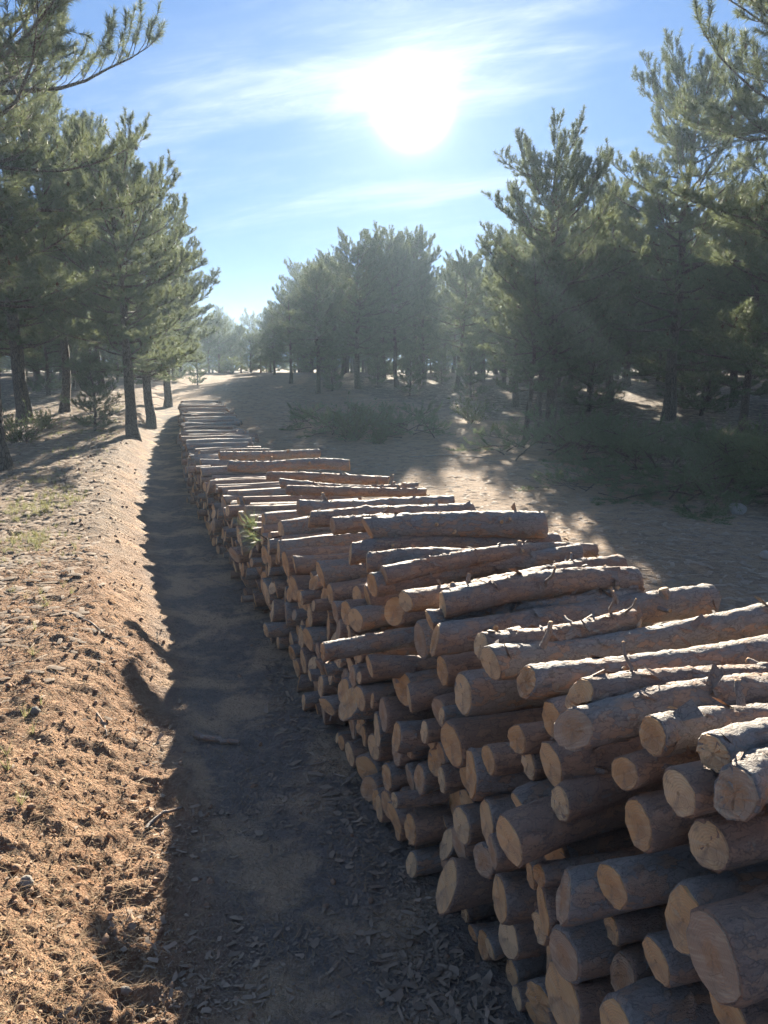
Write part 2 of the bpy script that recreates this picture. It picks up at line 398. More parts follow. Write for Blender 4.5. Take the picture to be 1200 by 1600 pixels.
def zones(x, y):
    u = lat(x, y)
    ed = 0.25 * vnoise(x * 1.7, y * 1.7, 31) + 0.12 * vnoise(x * 6, y * 6, 32)
    soil = smooth(0.55, 0.95, u + ed * .6) * (1 - smooth(2.6, 4.4, u + ed * 2))
    farb = smooth(4.5, 8.5, y + ed * 3) * smooth(0.7, 1.1, u + ed)
    soil = soil * (1 - .55 * farb)
    litL = np.maximum(smooth(2.4, 4.2, u + ed * 2), farb * .62)
    edgeR = np.interp(y, [0, 5, 9, 14, 20, 30, 45, 60], [4.4, 4.6, 4.3, 4.2, 3.0, -1.5, -5.2, -8])
    litR = smooth(-0.6, 1.0, x - edgeR + ed * 3)
    road = (1 - litR) * smooth(0.2, 0.8, -u + ed)
    road = np.maximum(road, smooth(22, 27, y) * (1 - litR) * smooth(-1.5, 0.3, -u))
    grass = smooth(1.2, 1.6, u + ed) * (1 - smooth(2.0, 3.4, u + ed)) * smooth(5.0, 8.0, y + ed * 4) * (1 - smooth(20, 30, y))
    grass = grass * smooth(-0.05, 0.4, fbm(x * .9, y * .55, 3, 77)) * .7 * smooth(-.45, -.36, x / (y + 1.5))
    return soil, np.maximum(litL, litR), road, grass
def ground_z(x, y):
    x = np.asarray(x, float); y = np.asarray(y, float)
    soil, lit, road, gr = zones(x, y)
    z = base_z(x, y)
    rr = np.hypot(x, y); near = 1 - smooth(10, 24, rr); mid = 1 - smooth(30, 60, rr)
    cl = np.abs(fbm(x * 7, y * 7, 2, 41)) * 0.040 + np.abs(vnoise(x * 19, y * 19, 43)) * 0.032 * (.4 + smooth(-.2, .3, vnoise(x * 3, y * 3, 48))) + np.abs(vnoise(x * 41, y * 41, 44)) * 0.020 + vnoise(x * 70, y * 70, 45) * 0.006
    lump = 0.010 * fbm(x * 2.6, y * 2.6, 2, 47)
    z = z + soil * (cl + lump) * near
    z = z + (1 - soil) * near * (0.010 * fbm(x * 5, y * 5, 3, 51) + 0.004 * vnoise(x * 30, y * 30, 52) + 0.003 * np.abs(vnoise(x * 55, y * 55, 54)))
    z = z + mid * (.25 + lit) * (0.04 * fbm(x * 1.9, y * 1.9, 2, 57) + 0.03 * np.abs(fbm(x * 4.3, y * 4.3, 2, 58)))
    z = z + lit * near * (0.020 * np.abs(fbm(x * 6, y * 6, 3, 53)))
    return z

def build_ground():
    st = 0.0052
    r = [0.45]
    while r[-1] < 170:
        k = st if r[-1] < 14 else (0.009 if r[-1] < 40 else 0.03)
        r.append(r[-1] * (1 + k))
    r = np.array(r)
    fine = np.arange(-36, 36.01, math.degrees(0.0052))
    ang = np.concatenate([np.arange(-180, -36.5, 3.0), fine, np.arange(38, 178, 3.0)])
    th = np.radians(ang); A = len(th); K = len(r)
    X = (r[:, None] * np.sin(th)[None]).ravel(); Y = (r[:, None] * np.cos(th)[None]).ravel()
    Z = ground_z(X, Y)
    V = np.stack([X, Y, Z], 1); V = np.vstack([V, [[0, 0, float(ground_z(0., 0.))]]])
    i = np.arange(K - 1)[:, None] * A; j = np.arange(A)[None]
    F = np.stack([i + j, i + A + j, i + A + (j + 1) % A, i + (j + 1) % A], -1).reshape(-1, 4)
    so_, li, ro, gr = zones(V[:, 0], V[:, 1])
    fan = [(K * A, a, (a + 1) % A) for a in range(A)]
    me = mesh_np('ground', V, np.ascontiguousarray(F[:, ::-1]), (GROUND,), True, {'zone': np.stack([so_, li, ro, gr], 1)})
    o = link('ground', me); tag(o, 'reddish earth track, bank and forest floor rising to a crest', kind='structure')
    return o
build_ground()

# ------------------------------------------------------------------ the log stack
PD = np.array([-0.325, 0.946]); PN = np.array([0.946, 0.325])          # along the stack; across it, to the right
def along(y):                                                           # arc length at depth y
    return np.where(np.asarray(y) < 11, (np.asarray(y) - 0.3) * 1.0575, 10.7 * 1.0575 + (np.asarray(y) - 11) * 1.0345)
def y_of(s):
    return np.where(np.asarray(s) < 10.7 * 1.0575, 0.3 + np.asarray(s) / 1.0575, 11 + (np.asarray(s) - 10.7 * 1.0575) / 1.0345)

logs = []       # dict(p0 left end, p1 right end, r, kind)
# logs of the top layer: left end (x, y), right end (x, y), end diameter in the picture
TOPS = [((680,1000),(1108,936),46),((752,1010),(990,968),42),((767,1036),(1290,948),52),((823,1065),(1300,1000),48),
        ((906,1087),(1330,1040),50),((1020,1150),(1390,1065),60),((1116,1178),(1480,1085),62),((896,1140),(1300,1085),64),
        ((692,946),(994,905),44),((634,940),(970,880),34),((582,914),(860,884),38),((600,900),(928,860),30),
        ((672,970),(1000,925),32),
        ((576,828),(850,820),36),((548,866),(872,850),34),((575,880),(905,868),30),((466,793),(709,786),24),((484,812),(736,800),24),
        ((449,766),(665,770),15),((438,755),(653,760),14),((418,744),(607,752),13),((357,728),(546,727),16),((343,712),(499,708),13),
        ((520,822),(760,812),26),((1150,1240),(1560,1120),80)]
TOP_LABEL = [
 'thick grey log with a sawn knot standing on top near its far end', 'short log end with ragged bark tucked behind the long reddish top log',
 'long reddish-grey top log with frayed knots, its end hanging over the face', 'long pale grey top log with a neat round sawn end',
 'top log with a splintered bright slanted end and a stubby white branch', 'top log in front of the stubby-branched one, round cut facing the track',
 'top log at the picture edge with a short upright branch stub', 'squat thick log with a chewed end lying under the top row',
 'top log with a flat pale end beside the rough dark-barked log', 'thin crooked top log ending in a forked split tip',
 'slim light grey top log with lichen, end jutting over the shaded face', 'slim top log carrying two dark upright twigs',
 'thin rough dark-barked log squeezed between two thicker top logs', 'stout reddish top log with an orange scar, end sawn square beside the dirt clearing',
 'dull green-grey log lying just before the stout scarred top log', 'slender log in shade beneath the lichen-grey top log',
 'long straight top log just beyond the stout scarred one, farther of two', 'long straight top log just beyond the stout scarred one, nearer of two',
 'thin top log beyond the straight pair, nearer of a close three', 'thin top log beyond the straight pair, middle of a close three',
 'thin top log beyond the straight pair, farthest of a close three', 'fat short-looking top log lit along its back before the far rows',
 'slim top log beyond the fat lit one, last before the far rows', 'broken stub of a log lying on the pile behind the stout scarred one',
 'thick log at the picture edge, highest of the near right corner']
# ends in the shaded face: centre, height of the end in the picture
FACE = [(1185,1292,108),(1072,1228,92),(988,1290,92),(1103,1330,92),(985,1377,84),(1160,1478,168),(1078,1440,120),(925,1548,118),
        (1120,1590,110),(838,1490,92),(905,1190,86),(830,1325,62),(790,1283,82),(727,1290,68),(700,1382,96),(785,1400,84),(885,1248,66),
        (690,1163,84),(763,1207,86),(637,1003,70),(687,1052,56),(725,1083,76),(645,1077,66),(664,1090,50),(788,1155,52),(648,1200,58),
        (675,1212,60),(592,1140,66),(530,1107,64),(563,1095,60),(557,1205,60),(603,957,56),(568,937,52),(482,918,42),(507,957,40),
        (855,1130,74),(845,1195,58),(770,1345,60),(940,1210,62),(1010,1500,84),(760,1470,70),(620,1280,62),(660,1290,60),(595,1260,50)]
def on_face(px, py, off=0.0):
    d = pray(px, py)                 # t*d.x = face_x(t*d.y) + off
    t = (0.30 + 0.344 * 1.95 + off) / (d[0] + 0.344 * d[1])
    if t * d[1] > 11: t = (-2.813 + 0.265 * 11 + off) / (d[0] + 0.265 * d[1])
    return np.array([0, 0, CAM_H]) + d * t, t
def on_height(px, py, z):
    d = pray(px, py); t = (z - CAM_H) / d[2]
    return np.array([0, 0, CAM_H]) + d * t, t
def top_h(y):
    return np.interp(y, [0, 1.2, 2.5, 4, 7, 10.5, 16, 24], [1.13, 1.10, 1.04, 0.99, 0.92, 0.86, 0.82, 0.72])
rl = random.Random(11)
for i, (a, b, dia) in enumerate(TOPS):
    pf, tf = on_face(*a)
    zt = float(top_h(pf[1])) + float(base_z(pf[0] + .5, pf[1])) * 0
    z = 0.5 * zt + 0.5 * pf[2]
    if i == 23: z = zt - .02
    p0, t0 = on_height(a[0], a[1], z)
    p1, t1 = on_height(b[0], b[1], z + rl.uniform(-.015, .01))
    ax = p1 - p0; ln = np.linalg.norm(ax)
    if ln > 1.15: p1 = p0 + ax / ln * rl.uniform(1.02, 1.14)
    logs.append(dict(p0=p0, p1=p1, r=dia / FPX * t0 / 2 * 1.06, kind='top', label=TOP_LABEL[i], idx=i))
# one thin log that juts out of the face
pf, tf = on_face(505, 1018, -0.28)
logs.append(dict(p0=pf, p1=pf + np.array([0.93, 0.31, 0.07]), r=0.036, kind='jut', label='slim grey log jutting far out of the shaded face over the track'))
for (px, py, h) in FACE:
    off = rl.uniform(-0.05, 0.05)
    p0, t0 = on_face(px, py, off)
    r = h / FPX * t0 / 2 * 0.98
    logs.append(dict(p0=p0, p1=None, r=min(r * .90, .074), kind='face'))
circ = []        # (s, z above ground of the stack, r)
for l in logs:
    l['s'] = float(along(l['p0'][1])); l['z'] = l['p0'][2]
# pull overlapping hand-measured ends apart
for it in range(30):
    for a in range(len(logs)):
        for b in range(a):
            A, B = logs[a], logs[b]
            if A['kind'] == 'top' and B['kind'] == 'top': continue
            if 'jut' in (A['kind'], B['kind']): continue
            d = math.hypot(A['s'] - B['s'], A['z'] - B['z']); o = A['r'] + B['r'] - d
            if o > 0.004:
                for q, w in ((A, B), (B, A)):
                    if q['kind'] == 'face':
                        q['s'] += (q['s'] - w['s']) / d * o * .3; q['z'] += (q['z'] - w['z']) / d * o * .3
                        q['r'] = max(0.038, q['r'] - o * .06)
hand_c = np.array([(l['s'], l['z'], l['r']) for l in logs])

def pack():
    S_END = float(along(22.3)); rng = np.random.default_rng(5)
    out = []; cells = {}
    def near(s):
        k = int(s / 0.3); r_ = []
        for q in (k - 1, k, k + 1): r_ += cells.get(q, [])
        return r_
    fs = np.arange(-1, S_END + 1, .1); fz = base_z(face_x(y_of(fs)) + 0.4, y_of(fs))
    def floor(s): return np.interp(s, fs, fz)
    top_level = lambda s: float(top_h(float(y_of(s)))) - 0.045 + .03 * float(vnoise(s * 1.3, 2.2, 8)) * (s > 5)
    fails = 0
    grid = np.linspace(-0.16, 0.16, 65)
    while fails < 260:
        r = float(np.clip(rng.normal(0.047, 0.014), 0.027, 0.082))
        best = None
        for _ in range(5):
            s = rng.uniform(0.05, S_END)
            sg = s + grid
            f = floor(sg) + r
            for (cs, cz, cr) in near(s):
                d2 = (r + cr) ** 2 - (sg - cs) ** 2
                f = np.maximum(f, np.where(d2 > 0, cz + np.sqrt(np.maximum(d2, 0)), -9))
            i = 32
            while True:
                if i > 0 and f[i - 1] < f[i]: i -= 1
                elif i < 64 and f[i + 1] < f[i]: i += 1
                else: break
            fl = float(floor(sg[i])); lev = (f[i] - fl) / (top_level(sg[i]))
            if best is None or lev < best[0]: best = (lev, sg[i], f[i], fl)
        lev, s, z, fl = best
        if z + r > top_level(s): fails += 1; continue
        cells.setdefault(int(s / 0.3), []).append((s, z, r))
        d = np.hypot(hand_c[:, 0] - s, hand_c[:, 1] - z) - hand_c[:, 2] - r
        out.append((s, z, r, bool((d < -0.022).any())))
    return out
packed = [c for c in pack() if not c[3] and rl.random() > .06]

def place(l):
    """left end, axis and length of a packed or face log"""
    y = float(y_of(l['s'])); x = float(face_x(y))
    n = PN if y < 11 else np.array([0.9666, 0.2562])
    off = l.get('off', 0.0)
    p0 = np.array([x + n[0] * off, y + n[1] * off, l['z']])
    yaw = l.get('yaw', 0.0); c, s_ = math.cos(yaw), math.sin(yaw)
    ax = np.array([n[0] * c - n[1] * s_, n[0] * s_ + n[1] * c, l.get('tilt', 0.0)])
    return p0, p0 + ax * l['len']
for l in logs:
    if l['kind'] == 'face':
        l['off'] = rl.uniform(-0.06, 0.05); l['yaw'] = rl.gauss(0, .05); l['tilt'] = rl.gauss(0, .015); l['len'] = rl.uniform(.9, 1.0)
        l['p0'], l['p1'] = place(l)
for (s, z, r, _) in packed:
    y = float(y_of(s)); top = z > float(top_h(y)) - 0.13
    l = dict(s=s, z=z, r=r, kind='packed_top' if top else 'packed', off=rl.gauss(.0, .05), yaw=rl.gauss(0, .045 if not top else .09),
             tilt=rl.gauss(0, .012), len=rl.uniform(.86, 1.04))
    if y < 2.4 and z < .45: l['off'] = abs(l['off']) * .8 + .03
    l['p0'], l['p1'] = place(l); logs.append(l)

def in_view(l):
    for p in (l['p0'], (l['p0'] + l['p1']) / 2, l['p1']):
        x, y, d = project(p)
        m = l['r'] / max(d, .1) * FPX
        if d > 0.2 and -m < x < 1200 + m and -m < y < 1600 + m: return True
    return False
for l in logs:
    l['view'] = in_view(l); l['d'] = project(l['p0'])[2]
    l['size'] = (l['r'] / max(l['d'], .3)) * (1.8 if 'top' in l['kind'] else 1.0) * (10 if l['kind'] in ('top', 'face', 'jut') else 1)
near_logs = sorted([l for l in logs if l['view']], key=lambda l: -l['size'])[:296]
ids = {id(l) for l in near_logs}
rest_logs = [l for l in logs if id(l) not in ids]

def log_body(r, ln, na, nx, rng, bow, taper, cutL, cutR, rough):
    """bark surface of a log lying along +X from 0 to ln; cut planes slanted by (a, b)"""
    th = np.arange(na) / na * 2 * math.pi
    xs = np.concatenate([[0.0, 0.004], np.linspace(0.02, ln - 0.02, nx), [ln - 0.004, ln]])
    t = xs / ln
    rad = r * (1 - taper * t)
    Rm = np.repeat(rad[:, None], na, 1)
    p1, p2, p3 = rng.uniform(0, 6.28, 3)
    Rm = Rm * (1 + 0.03 * np.cos(2 * th + p1)[None] + 0.02 * np.cos(3 * th + p2)[None])
    Rm = Rm * (1 + rough * rng.normal(0, 1, Rm.shape))
    if nx > 10:
        q1 = rng.uniform(0, 50); fl = vnoise(xs[:, None] * 24 + np.cos(th)[None] * 2.6 + q1, np.sin(th)[None] * 2.6 + xs[:, None] * 7, 3)
        fl2 = vnoise(xs[:, None] * 60 + np.cos(th)[None] * 4.5 + q1, np.sin(th)[None] * 4.5 - xs[:, None] * 9, 4)
        Rm = Rm * (1 + .05 * smooth(.02, .10, fl) + .035 * smooth(.0, .12, fl2) - .03)
    for _ in range(int(rng.integers(1, 4))):
        kx, kt = rng.uniform(.1, .9), rng.uniform(0, 6.28)
        dt = np.abs((th[None] - kt + math.pi) % (2 * math.pi) - math.pi) * r
        Rm = Rm + r * 0.22 * np.exp(-((t[:, None] - kx) * ln / (.5 * r)) ** 2 - (dt / (.45 * r)) ** 2)
    Rm[0] *= 0.965; Rm[-1] *= 0.965
    cyv = bow[0] * np.sin(math.pi * t) + bow[2] * np.sin(2 * math.pi * t); czv = bow[1] * np.sin(math.pi * t)
    Yv = cyv[:, None] + Rm * np.cos(th)[None]; Zv = czv[:, None] + Rm * np.sin(th)[None]
    Xv = np.repeat(xs[:, None], na, 1)
    wL = np.clip(1 - t * ln / 0.2, 0, 1)[:, None]; wR = np.clip(1 - (1 - t) * ln / 0.2, 0, 1)[:, None]
    Xv = Xv + wL * (cutL[0] * (Yv - cyv[:, None]) + cutL[1] * (Zv - czv[:, None])) + wR * (cutR[0] * (Yv - cyv[:, None]) + cutR[1] * (Zv - czv[:, None]))
    V = np.stack([Xv, Yv, Zv], -1).reshape(-1, 3); K = len(xs)
    i = np.arange(K - 1)[:, None] * na; j = np.arange(na)[None]
    F = np.stack([i + j, i + (j + 1) % na, i + na + (j + 1) % na, i + na + j], -1).reshape(-1, 4)
    faces = [tuple(int(q) for q in f) for f in F]
    faces.append(tuple(range(na))[::-1]); faces.append(tuple((K - 1) * na + k for k in range(na)))
    ringL = V[:na].copy(); ringR = V[(K - 1) * na:].copy()
    return V, faces, ringL, ringR

def end_mesh(ring, sgn, rng, tone, chew):
    """sawn face: wood inside the bark ring, a little proud and uneven; centred on its own origin"""
    c = ring.mean(0); na = len(ring); q = ring - c
    V = [np.zeros(3)]; F = []
    levels = (0.35, 0.7, 0.935)
    for k, s in enumerate(levels):
        w = q * s
        w[:, 0] += sgn * 0.003 + rng.normal(0, chew, na)
        V += list(w)
    V[0][0] = sgn * 0.003
    # skirt going back into the log
    w = q * 0.94; w[:, 0] -= sgn * 0.004; V += list(w)
    for j in range(na): F.append((0, 1 + j, 1 + (j + 1) % na))
    for k in range(3):
        a = 1 + k * na
        for j in range(na): F.append((a + j, a + na + j, a + na + (j + 1) % na, a + (j + 1) % na))
    if sgn < 0: F = [f[::-1] for f in F]
    V = np.array(V)
    return mesh_np('cut_end', V, F, (WOOD,), False, {'tone': np.full(len(V), tone)}), c

def stub_mesh(ln, r0, rng, tone, sides=8):
    t = Tubes(); k = 4
    pts = np.stack([np.linspace(-0.02, ln, k), rng.normal(0, .003, k), rng.normal(0, .003, k)], 1)
    pts[:, 1] += np.linspace(0, 1, k) ** 2 * ln * rng.uniform(-.2, .2)
    t.add(pts, r0 * np.array([1.25, 1.05, .9, .75]), sides)
    V = np.concatenate(t.V); F = [tuple(int(a) for a in f) for f in np.concatenate(t.F)]
    b = len(V); V = np.vstack([V, V[-sides:] * [1, .93, .93] + [0.003, 0, 0]])
    F.append(tuple(range(b, b + sides))[::-1])
    for j in range(sides): F.append((b - sides + j, b + j, b + (j + 1) % sides, b - sides + (j + 1) % sides))
    mi = [0] * (len(F) - sides - 1) + [1] * (sides + 1)
    return mesh_np('branch_stub', V, F, (BARK, WOOD), True, {'tone': np.full(len(V), tone)}, mi)

STUBS = [stub_mesh(l_, r_, np.random.default_rng(k), .4) for k, (l_, r_) in enumerate([(.03, .012), (.055, .008), (.02, .016), (.09, .005), (.04, .01)])]

def frame_of(p0, p1, roll):
    ax = Vector(p1) - Vector(p0); ln = ax.length; x = ax / ln
    y = Vector((0, 0, 1)).cross(x).normalized(); z = x.cross(y)
    y2 = y * math.cos(roll) + z * math.sin(roll); z2 = x.cross(y2)
    m = Matrix(((x.x, y2.x, z2.x, p0[0]), (x.y, y2.y, z2.y, p0[1]), (x.z, y2.z, z2.z, p0[2]), (0, 0, 0, 1)))
    return m, ln

def face_label(l, tone, slant):
    th = 'thick' if l['r'] > .066 else ('thin' if l['r'] < .046 else 'middling')
    px, py, _ = project(l['p0'])
    h = l['z'] / float(top_h(l['p0'][1]))
    tier = 'at the foot' if h < .2 else 'low down' if h < .42 else 'midway up' if h < .66 else 'high up'
    y = l['p0'][1]
    zone = 'nearest the camera' if y < 1.55 else 'behind the nearest' if y < 2.3 else 'under the scarred log' if y < 3.1 else 'before the green sprig' if y < 4.2 else 'past the green sprig'
    col = 'reddish' if tone > .66 else 'greyish' if tone < .33 else 'brown'
    cut = 'slant-cut' if slant > .2 else 'square-cut'
    jut = ' protruding' if l.get('off', 0) < -.055 else ' set back' if l.get('off', 0) > .055 else ''
    if l['kind'] == 'packed_top':
        return f"{th} {col} {cut} log lying in the stack's top row, {zone}"
    return f"{th} {col} {cut} log{jut} {tier} the face, {zone}".replace('low down the', 'low in the').replace('high up the', 'high in the').replace('at the foot the', 'at the foot of the')

lr = np.random.default_rng(21)
for l in near_logs:
    rng = np.random.default_rng(int(lr.integers(1 << 30)))
    big = l['kind'] in ('top', 'jut')
    tone = float(rng.uniform(0, 1))
    roll = rng.uniform(-.6, .6)
    m, ln = frame_of(l['p0'], l['p1'], roll)
    slant = (rng.normal(0, .10), rng.normal(0, .10))
    if rng.random() < .25: slant = (rng.normal(0, .3), rng.normal(0, .3))
    if l.get('idx') == 4: slant = (.1, .55)
    bow = rng.normal(0, .012, 3) * (1.6 if big else 1.0)
    V, F, rL, rR = log_body(l['r'], ln, 30 if big else 18, 64 if big else 22 if l['kind'] == 'packed_top' else 12, rng, bow, rng.uniform(0.02, .18) * (1 if rng.random() < .6 else -1),
                            slant, (rng.normal(0, .1), rng.normal(0, .1)), 0.018 if big else .014)
    me = mesh_np('pine_log', V, F, (BARK,), True, {'tone': np.full(len(V), tone)})
    for k in (-1, -2): me.polygons[len(me.polygons) + k].use_smooth = False
    o = link('pine_log', me); o.matrix_world = m
    sl = math.hypot(*slant)
    lab = l.get('label') or face_label(l, tone, sl)
    tag(o, lab, 'log', 'pine logs stacked beside the track')
    wt = float(rng.uniform(0, 1))
    for ring, sg in ((rL, -1), (rR, 1)):
        em, c = end_mesh(ring, sg, rng, wt, 0.0010 if rng.random() < .7 else .0020)
        link('cut_end', em, o, c)
    nf = 70 if big else 36 if l['kind'] == 'packed_top' else 14
    fx = rng.uniform(.01, .99, nf) * ln; fa = rng.uniform(0, 6.283, nf); fr = l['r'] * 1.02 + rng.uniform(0, .004, nf)
    hl = rng.uniform(.006, .024, nf); hw = rng.uniform(.15, .42, nf) * rng.uniform(.3, 1, nf); lift = rng.exponential(.004, nf) + .001; sg_ = rng.choice([-1, 1], nf)
    bx_ = rng.uniform(-.3, .3, nf)
    FV = []
    for (i_, j_) in ((-1, -1), (1, -.7), (.8, 1), (-.9, .8), (0, 0)):
        rr_ = fr + lift * (sg_ * i_ > 0) * 1.6 + (.002 if i_ == 0 else -.002); th_ = fa + hw * j_ + bx_ * i_
        xx_ = np.clip(fx + hl * i_, 0.004, ln - .004); tq = xx_ / ln
        FV.append(np.stack([xx_, np.cos(th_) * rr_ + bow[0] * np.sin(math.pi * tq) + bow[2] * np.sin(2 * math.pi * tq), np.sin(th_) * rr_ + bow[1] * np.sin(math.pi * tq)], 1))
    FV = np.stack(FV, 1).reshape(-1, 3); b_ = np.arange(nf)[:, None] * 5
    FF = np.concatenate([b_ + np.array([q_]) for q_ in ((0, 1, 4), (1, 2, 4), (2, 3, 4), (3, 0, 4))])
    tag(link('loose_bark', mesh_np('loose_bark', FV, FF, (BARK,), False, {'tone': np.repeat(rng.uniform(0, 1, nf), 5)}), o), kind='stuff')
    ns = int(rng.integers(1, 4)) if big else int(rng.integers(0, 3)) if l['kind'] == 'packed_top' else int(rng.random() < .3)
    for _ in range(ns):
        x = rng.uniform(.08, .95) * ln; a = rng.uniform(.15, math.pi - .15) - roll
        s_ = link('branch_stub', STUBS[int(rng.integers(len(STUBS)))], o)
        dirv = Vector((rng.uniform(-.5, .5), math.cos(a), math.sin(a))).normalized()
        s_.location = (x, math.cos(a) * l['r'] * .9, math.sin(a) * l['r'] * .9)
        s_.rotation_euler = dirv.to_track_quat('X', 'Z').to_euler()
        s_.scale = (1, 1, 1) if l['r'] > .04 else (.8, .8, .8)
# tell look-alike logs apart
pairs = {}
for o in COL.objects:
    if o.name.startswith('pine_log'): pairs.setdefault(o['label'], []).append(o)
for lab, os_ in pairs.items():
    if len(os_) in (2, 3) and len(lab.replace('-', ' ').split()) <= 15:
        pos = {o.name: o.matrix_basis.translation for o in os_}
        zs = [p.z for p in pos.values()]; ys = [p.y for p in pos.values()]
        key, names = ((lambda o: -pos[o.name].z), ('upper one', 'lower one')) if max(zs) - min(zs) > .10 and len(os_) == 2 else ((lambda o: pos[o.name].y), ('nearer one', 'farther one'))
        if len(os_) == 3: names = ('nearest one', 'middle one', 'farthest one')
        for o, nm in zip(sorted(os_, key=key), names): o['label'] = lab + ', ' + nm
# sawn knot standing on the thick grey log
def knot_on(label_idx, frac, ang, rk, lk):
    for o in list(COL.objects):
        if o.get('label') == TOP_LABEL[label_idx]:
            l = [q for q in near_logs if q.get('idx') == label_idx][0]
            ln = float(np.linalg.norm(l['p1'] - l['p0']))
            k = link('knot', stub_mesh(lk, rk, np.random.default_rng(3), .2, 12), o)
            k.location = (frac * ln, math.cos(ang) * l['r'] * .85, math.sin(ang) * l['r'] * .85)
            k.rotation_euler = Vector((-.35, math.cos(ang), math.sin(ang))).to_track_quat('X', 'Z').to_euler()
knot_on(0, .80, 2.2, .022, .028); knot_on(13, .47, 3.0, .016, .012); knot_on(4, .25, -2.2 + 6.28, .014, .04)

def build_rest():
    V = []; F = []; T = []; MI = []; n = 0; rng = np.random.default_rng(8)
    yaw = math.atan2(PN[1], PN[0]); c0 = np.array([logs[0]['p0'][0], logs[0]['p0'][1], 0])
    ca, sa = math.cos(-yaw), math.sin(-yaw)
    for l in rest_logs:
        m, ln = frame_of(l['p0'], l['p1'], rng.uniform(0, 6))
        v, f, rL, rR = log_body(l['r'], ln, 10, 4, rng, rng.normal(0, .008, 3), rng.uniform(0, .1), rng.normal(0, .15, 2), rng.normal(0, .1, 2), .015)
        M = np.array(m); w = v @ M[:3, :3].T + M[:3, 3]
        tone = rng.uniform(0, 1)
        V.append(w); T.append(np.full(len(w), tone)); F += [tuple(a + n for a in q) for q in f]; MI += [0] * len(f); n += len(w)
        for ring, sg in ((rL, -1), (rR, 1)):
            q = ring.mean(0) + (ring - ring.mean(0)) * .93; q[:, 0] += sg * .003
            w = q @ M[:3, :3].T + M[:3, 3]
            V.append(w); T.append(np.full(len(w), rng.uniform(0, 1))); k = len(w)
            F.append(tuple(range(n, n + k))[::-1] if sg < 0 else tuple(range(n, n + k))); MI.append(1); n += k
    V = np.concatenate(V) - c0
    V[:, :2] = np.stack([V[:, 0] * ca - V[:, 1] * sa, V[:, 0] * sa + V[:, 1] * ca], 1)
    me = mesh_np('far_logs', V, F, (BARK, WOOD), False, {'tone': np.concatenate(T)}, MI)
    o = link('stacked_logs', me, loc=tuple(c0), rot=(0, 0, yaw))
    tag(o, 'mass of stacked pine logs receding toward the crest', 'logs', 'pine logs stacked beside the track', 'stuff')
build_rest()

# ------------------------------------------------------------------ pines
def unit(v): return v / (np.linalg.norm(v) + 1e-9)
def sph(az, el): return np.array([math.cos(el) * math.cos(az), math.cos(el) * math.sin(az), math.sin(el)])

def limb_with_twigs(T, tufts, cones, base, az, el, ln, r0, rng, upturn=.5, dens=1.0, twig_scale=1.1, bare=.18):
    n = 7; pts = [base]; a, e = az, el
    for k in range(n):
        e2 = el + upturn * ((k + 1) / n) ** 1.6 + rng.normal(0, .07); a += rng.normal(0, .09)
        pts.append(pts[-1] + sph(a, e2) * ln / n)
    pts = np.array(pts); rad = np.linspace(r0, .006, n + 1)
    T.add(pts, rad, 5)
    side = 1; p = bare + rng.uniform(0, .1)
    step = max(.05, .125 / ln / dens)
    while p < 1.0:
        k = min(int(p * n), n - 1); f = p * n - k
        q = pts[k] * (1 - f) + pts[k + 1] * f; d = unit(pts[k + 1] - pts[k])
        da = math.atan2(d[1], d[0]); de = math.asin(np.clip(d[2], -1, 1))
        side = -side
        tl = float(np.clip((.22 + .5 * (1 - p)) * ln * .62, .16, .75)) * rng.uniform(.7, 1.2) * twig_scale
        ta = da + side * rng.uniform(.45, 1.1); te = de + rng.uniform(-.25, .4)
        twig(T, tufts, cones, q, ta, te, tl, rng, 1)
        p += step * rng.uniform(.7, 1.3)
    d = unit(pts[-1] - pts[-2])
    twig(T, tufts, cones, pts[-1], math.atan2(d[1], d[0]), math.asin(np.clip(d[2], -1, 1)), .22 * twig_scale, rng, 1)

def twig(T, tufts, cones, q, a, e, ln, rng, sub):
    n = 3 if sub else 2; pts = [q]
    for k in range(n):
        ee = min(e + .28 * (k + 1) / n, 1.3); aa = a + rng.normal(0, .15)
        pts.append(pts[-1] + sph(aa, ee) * ln / n)
    pts = np.array(pts)
    T.add(pts, np.linspace(.007 if sub else .004, .0025, n + 1), 3)
    L = ln; s = L * (.60 if sub else .45)
    while s <= L:
        k = min(int(s / L * n), n - 1); f = s / L * n - k
        tufts.append(np.concatenate([pts[k] * (1 - f) + pts[k + 1] * f, unit(pts[k + 1] - pts[k])]))
        s += .05
    tufts.append(np.concatenate([pts[-1], unit(pts[-1] - pts[-2])]))
    if rng.random() < .05: cones.append(pts[-1] + [0, 0, -.02])
    if sub:
        for _ in range(int(rng.integers(2, 5))):
            k = int(rng.integers(1, n + 1))
            twig(T, tufts, cones, pts[k], a + rng.choice([-1, 1]) * rng.uniform(.4, 1.0), e + rng.uniform(-.35, .55), rng.uniform(.10, .26), rng, 0)

def cone_mesh(P, rng):
    V = []; F = []; n = 0
    for p in P:
        r = .022; h = .036
        prof = [(-h, .3), (-h * .4, 1.0), (h * .3, .75), (h, .15)]
        for (z, k) in prof:
            for j in range(5):
                a = j / 5 * 6.283 + z * 20; V.append([p[0] + math.cos(a) * r * k, p[1] + math.sin(a) * r * k, p[2] + z])
        for k in range(3):
            for j in range(5): F.append((n + k * 5 + j, n + k * 5 + (j + 1) % 5, n + k * 5 + 5 + (j + 1) % 5, n + k * 5 + 5 + j))
        F.append((n + 15, n + 16, n + 17, n + 18, n + 19)); n += 20
    return mesh_np('cones', np.array(V), F, (CONE,), False)

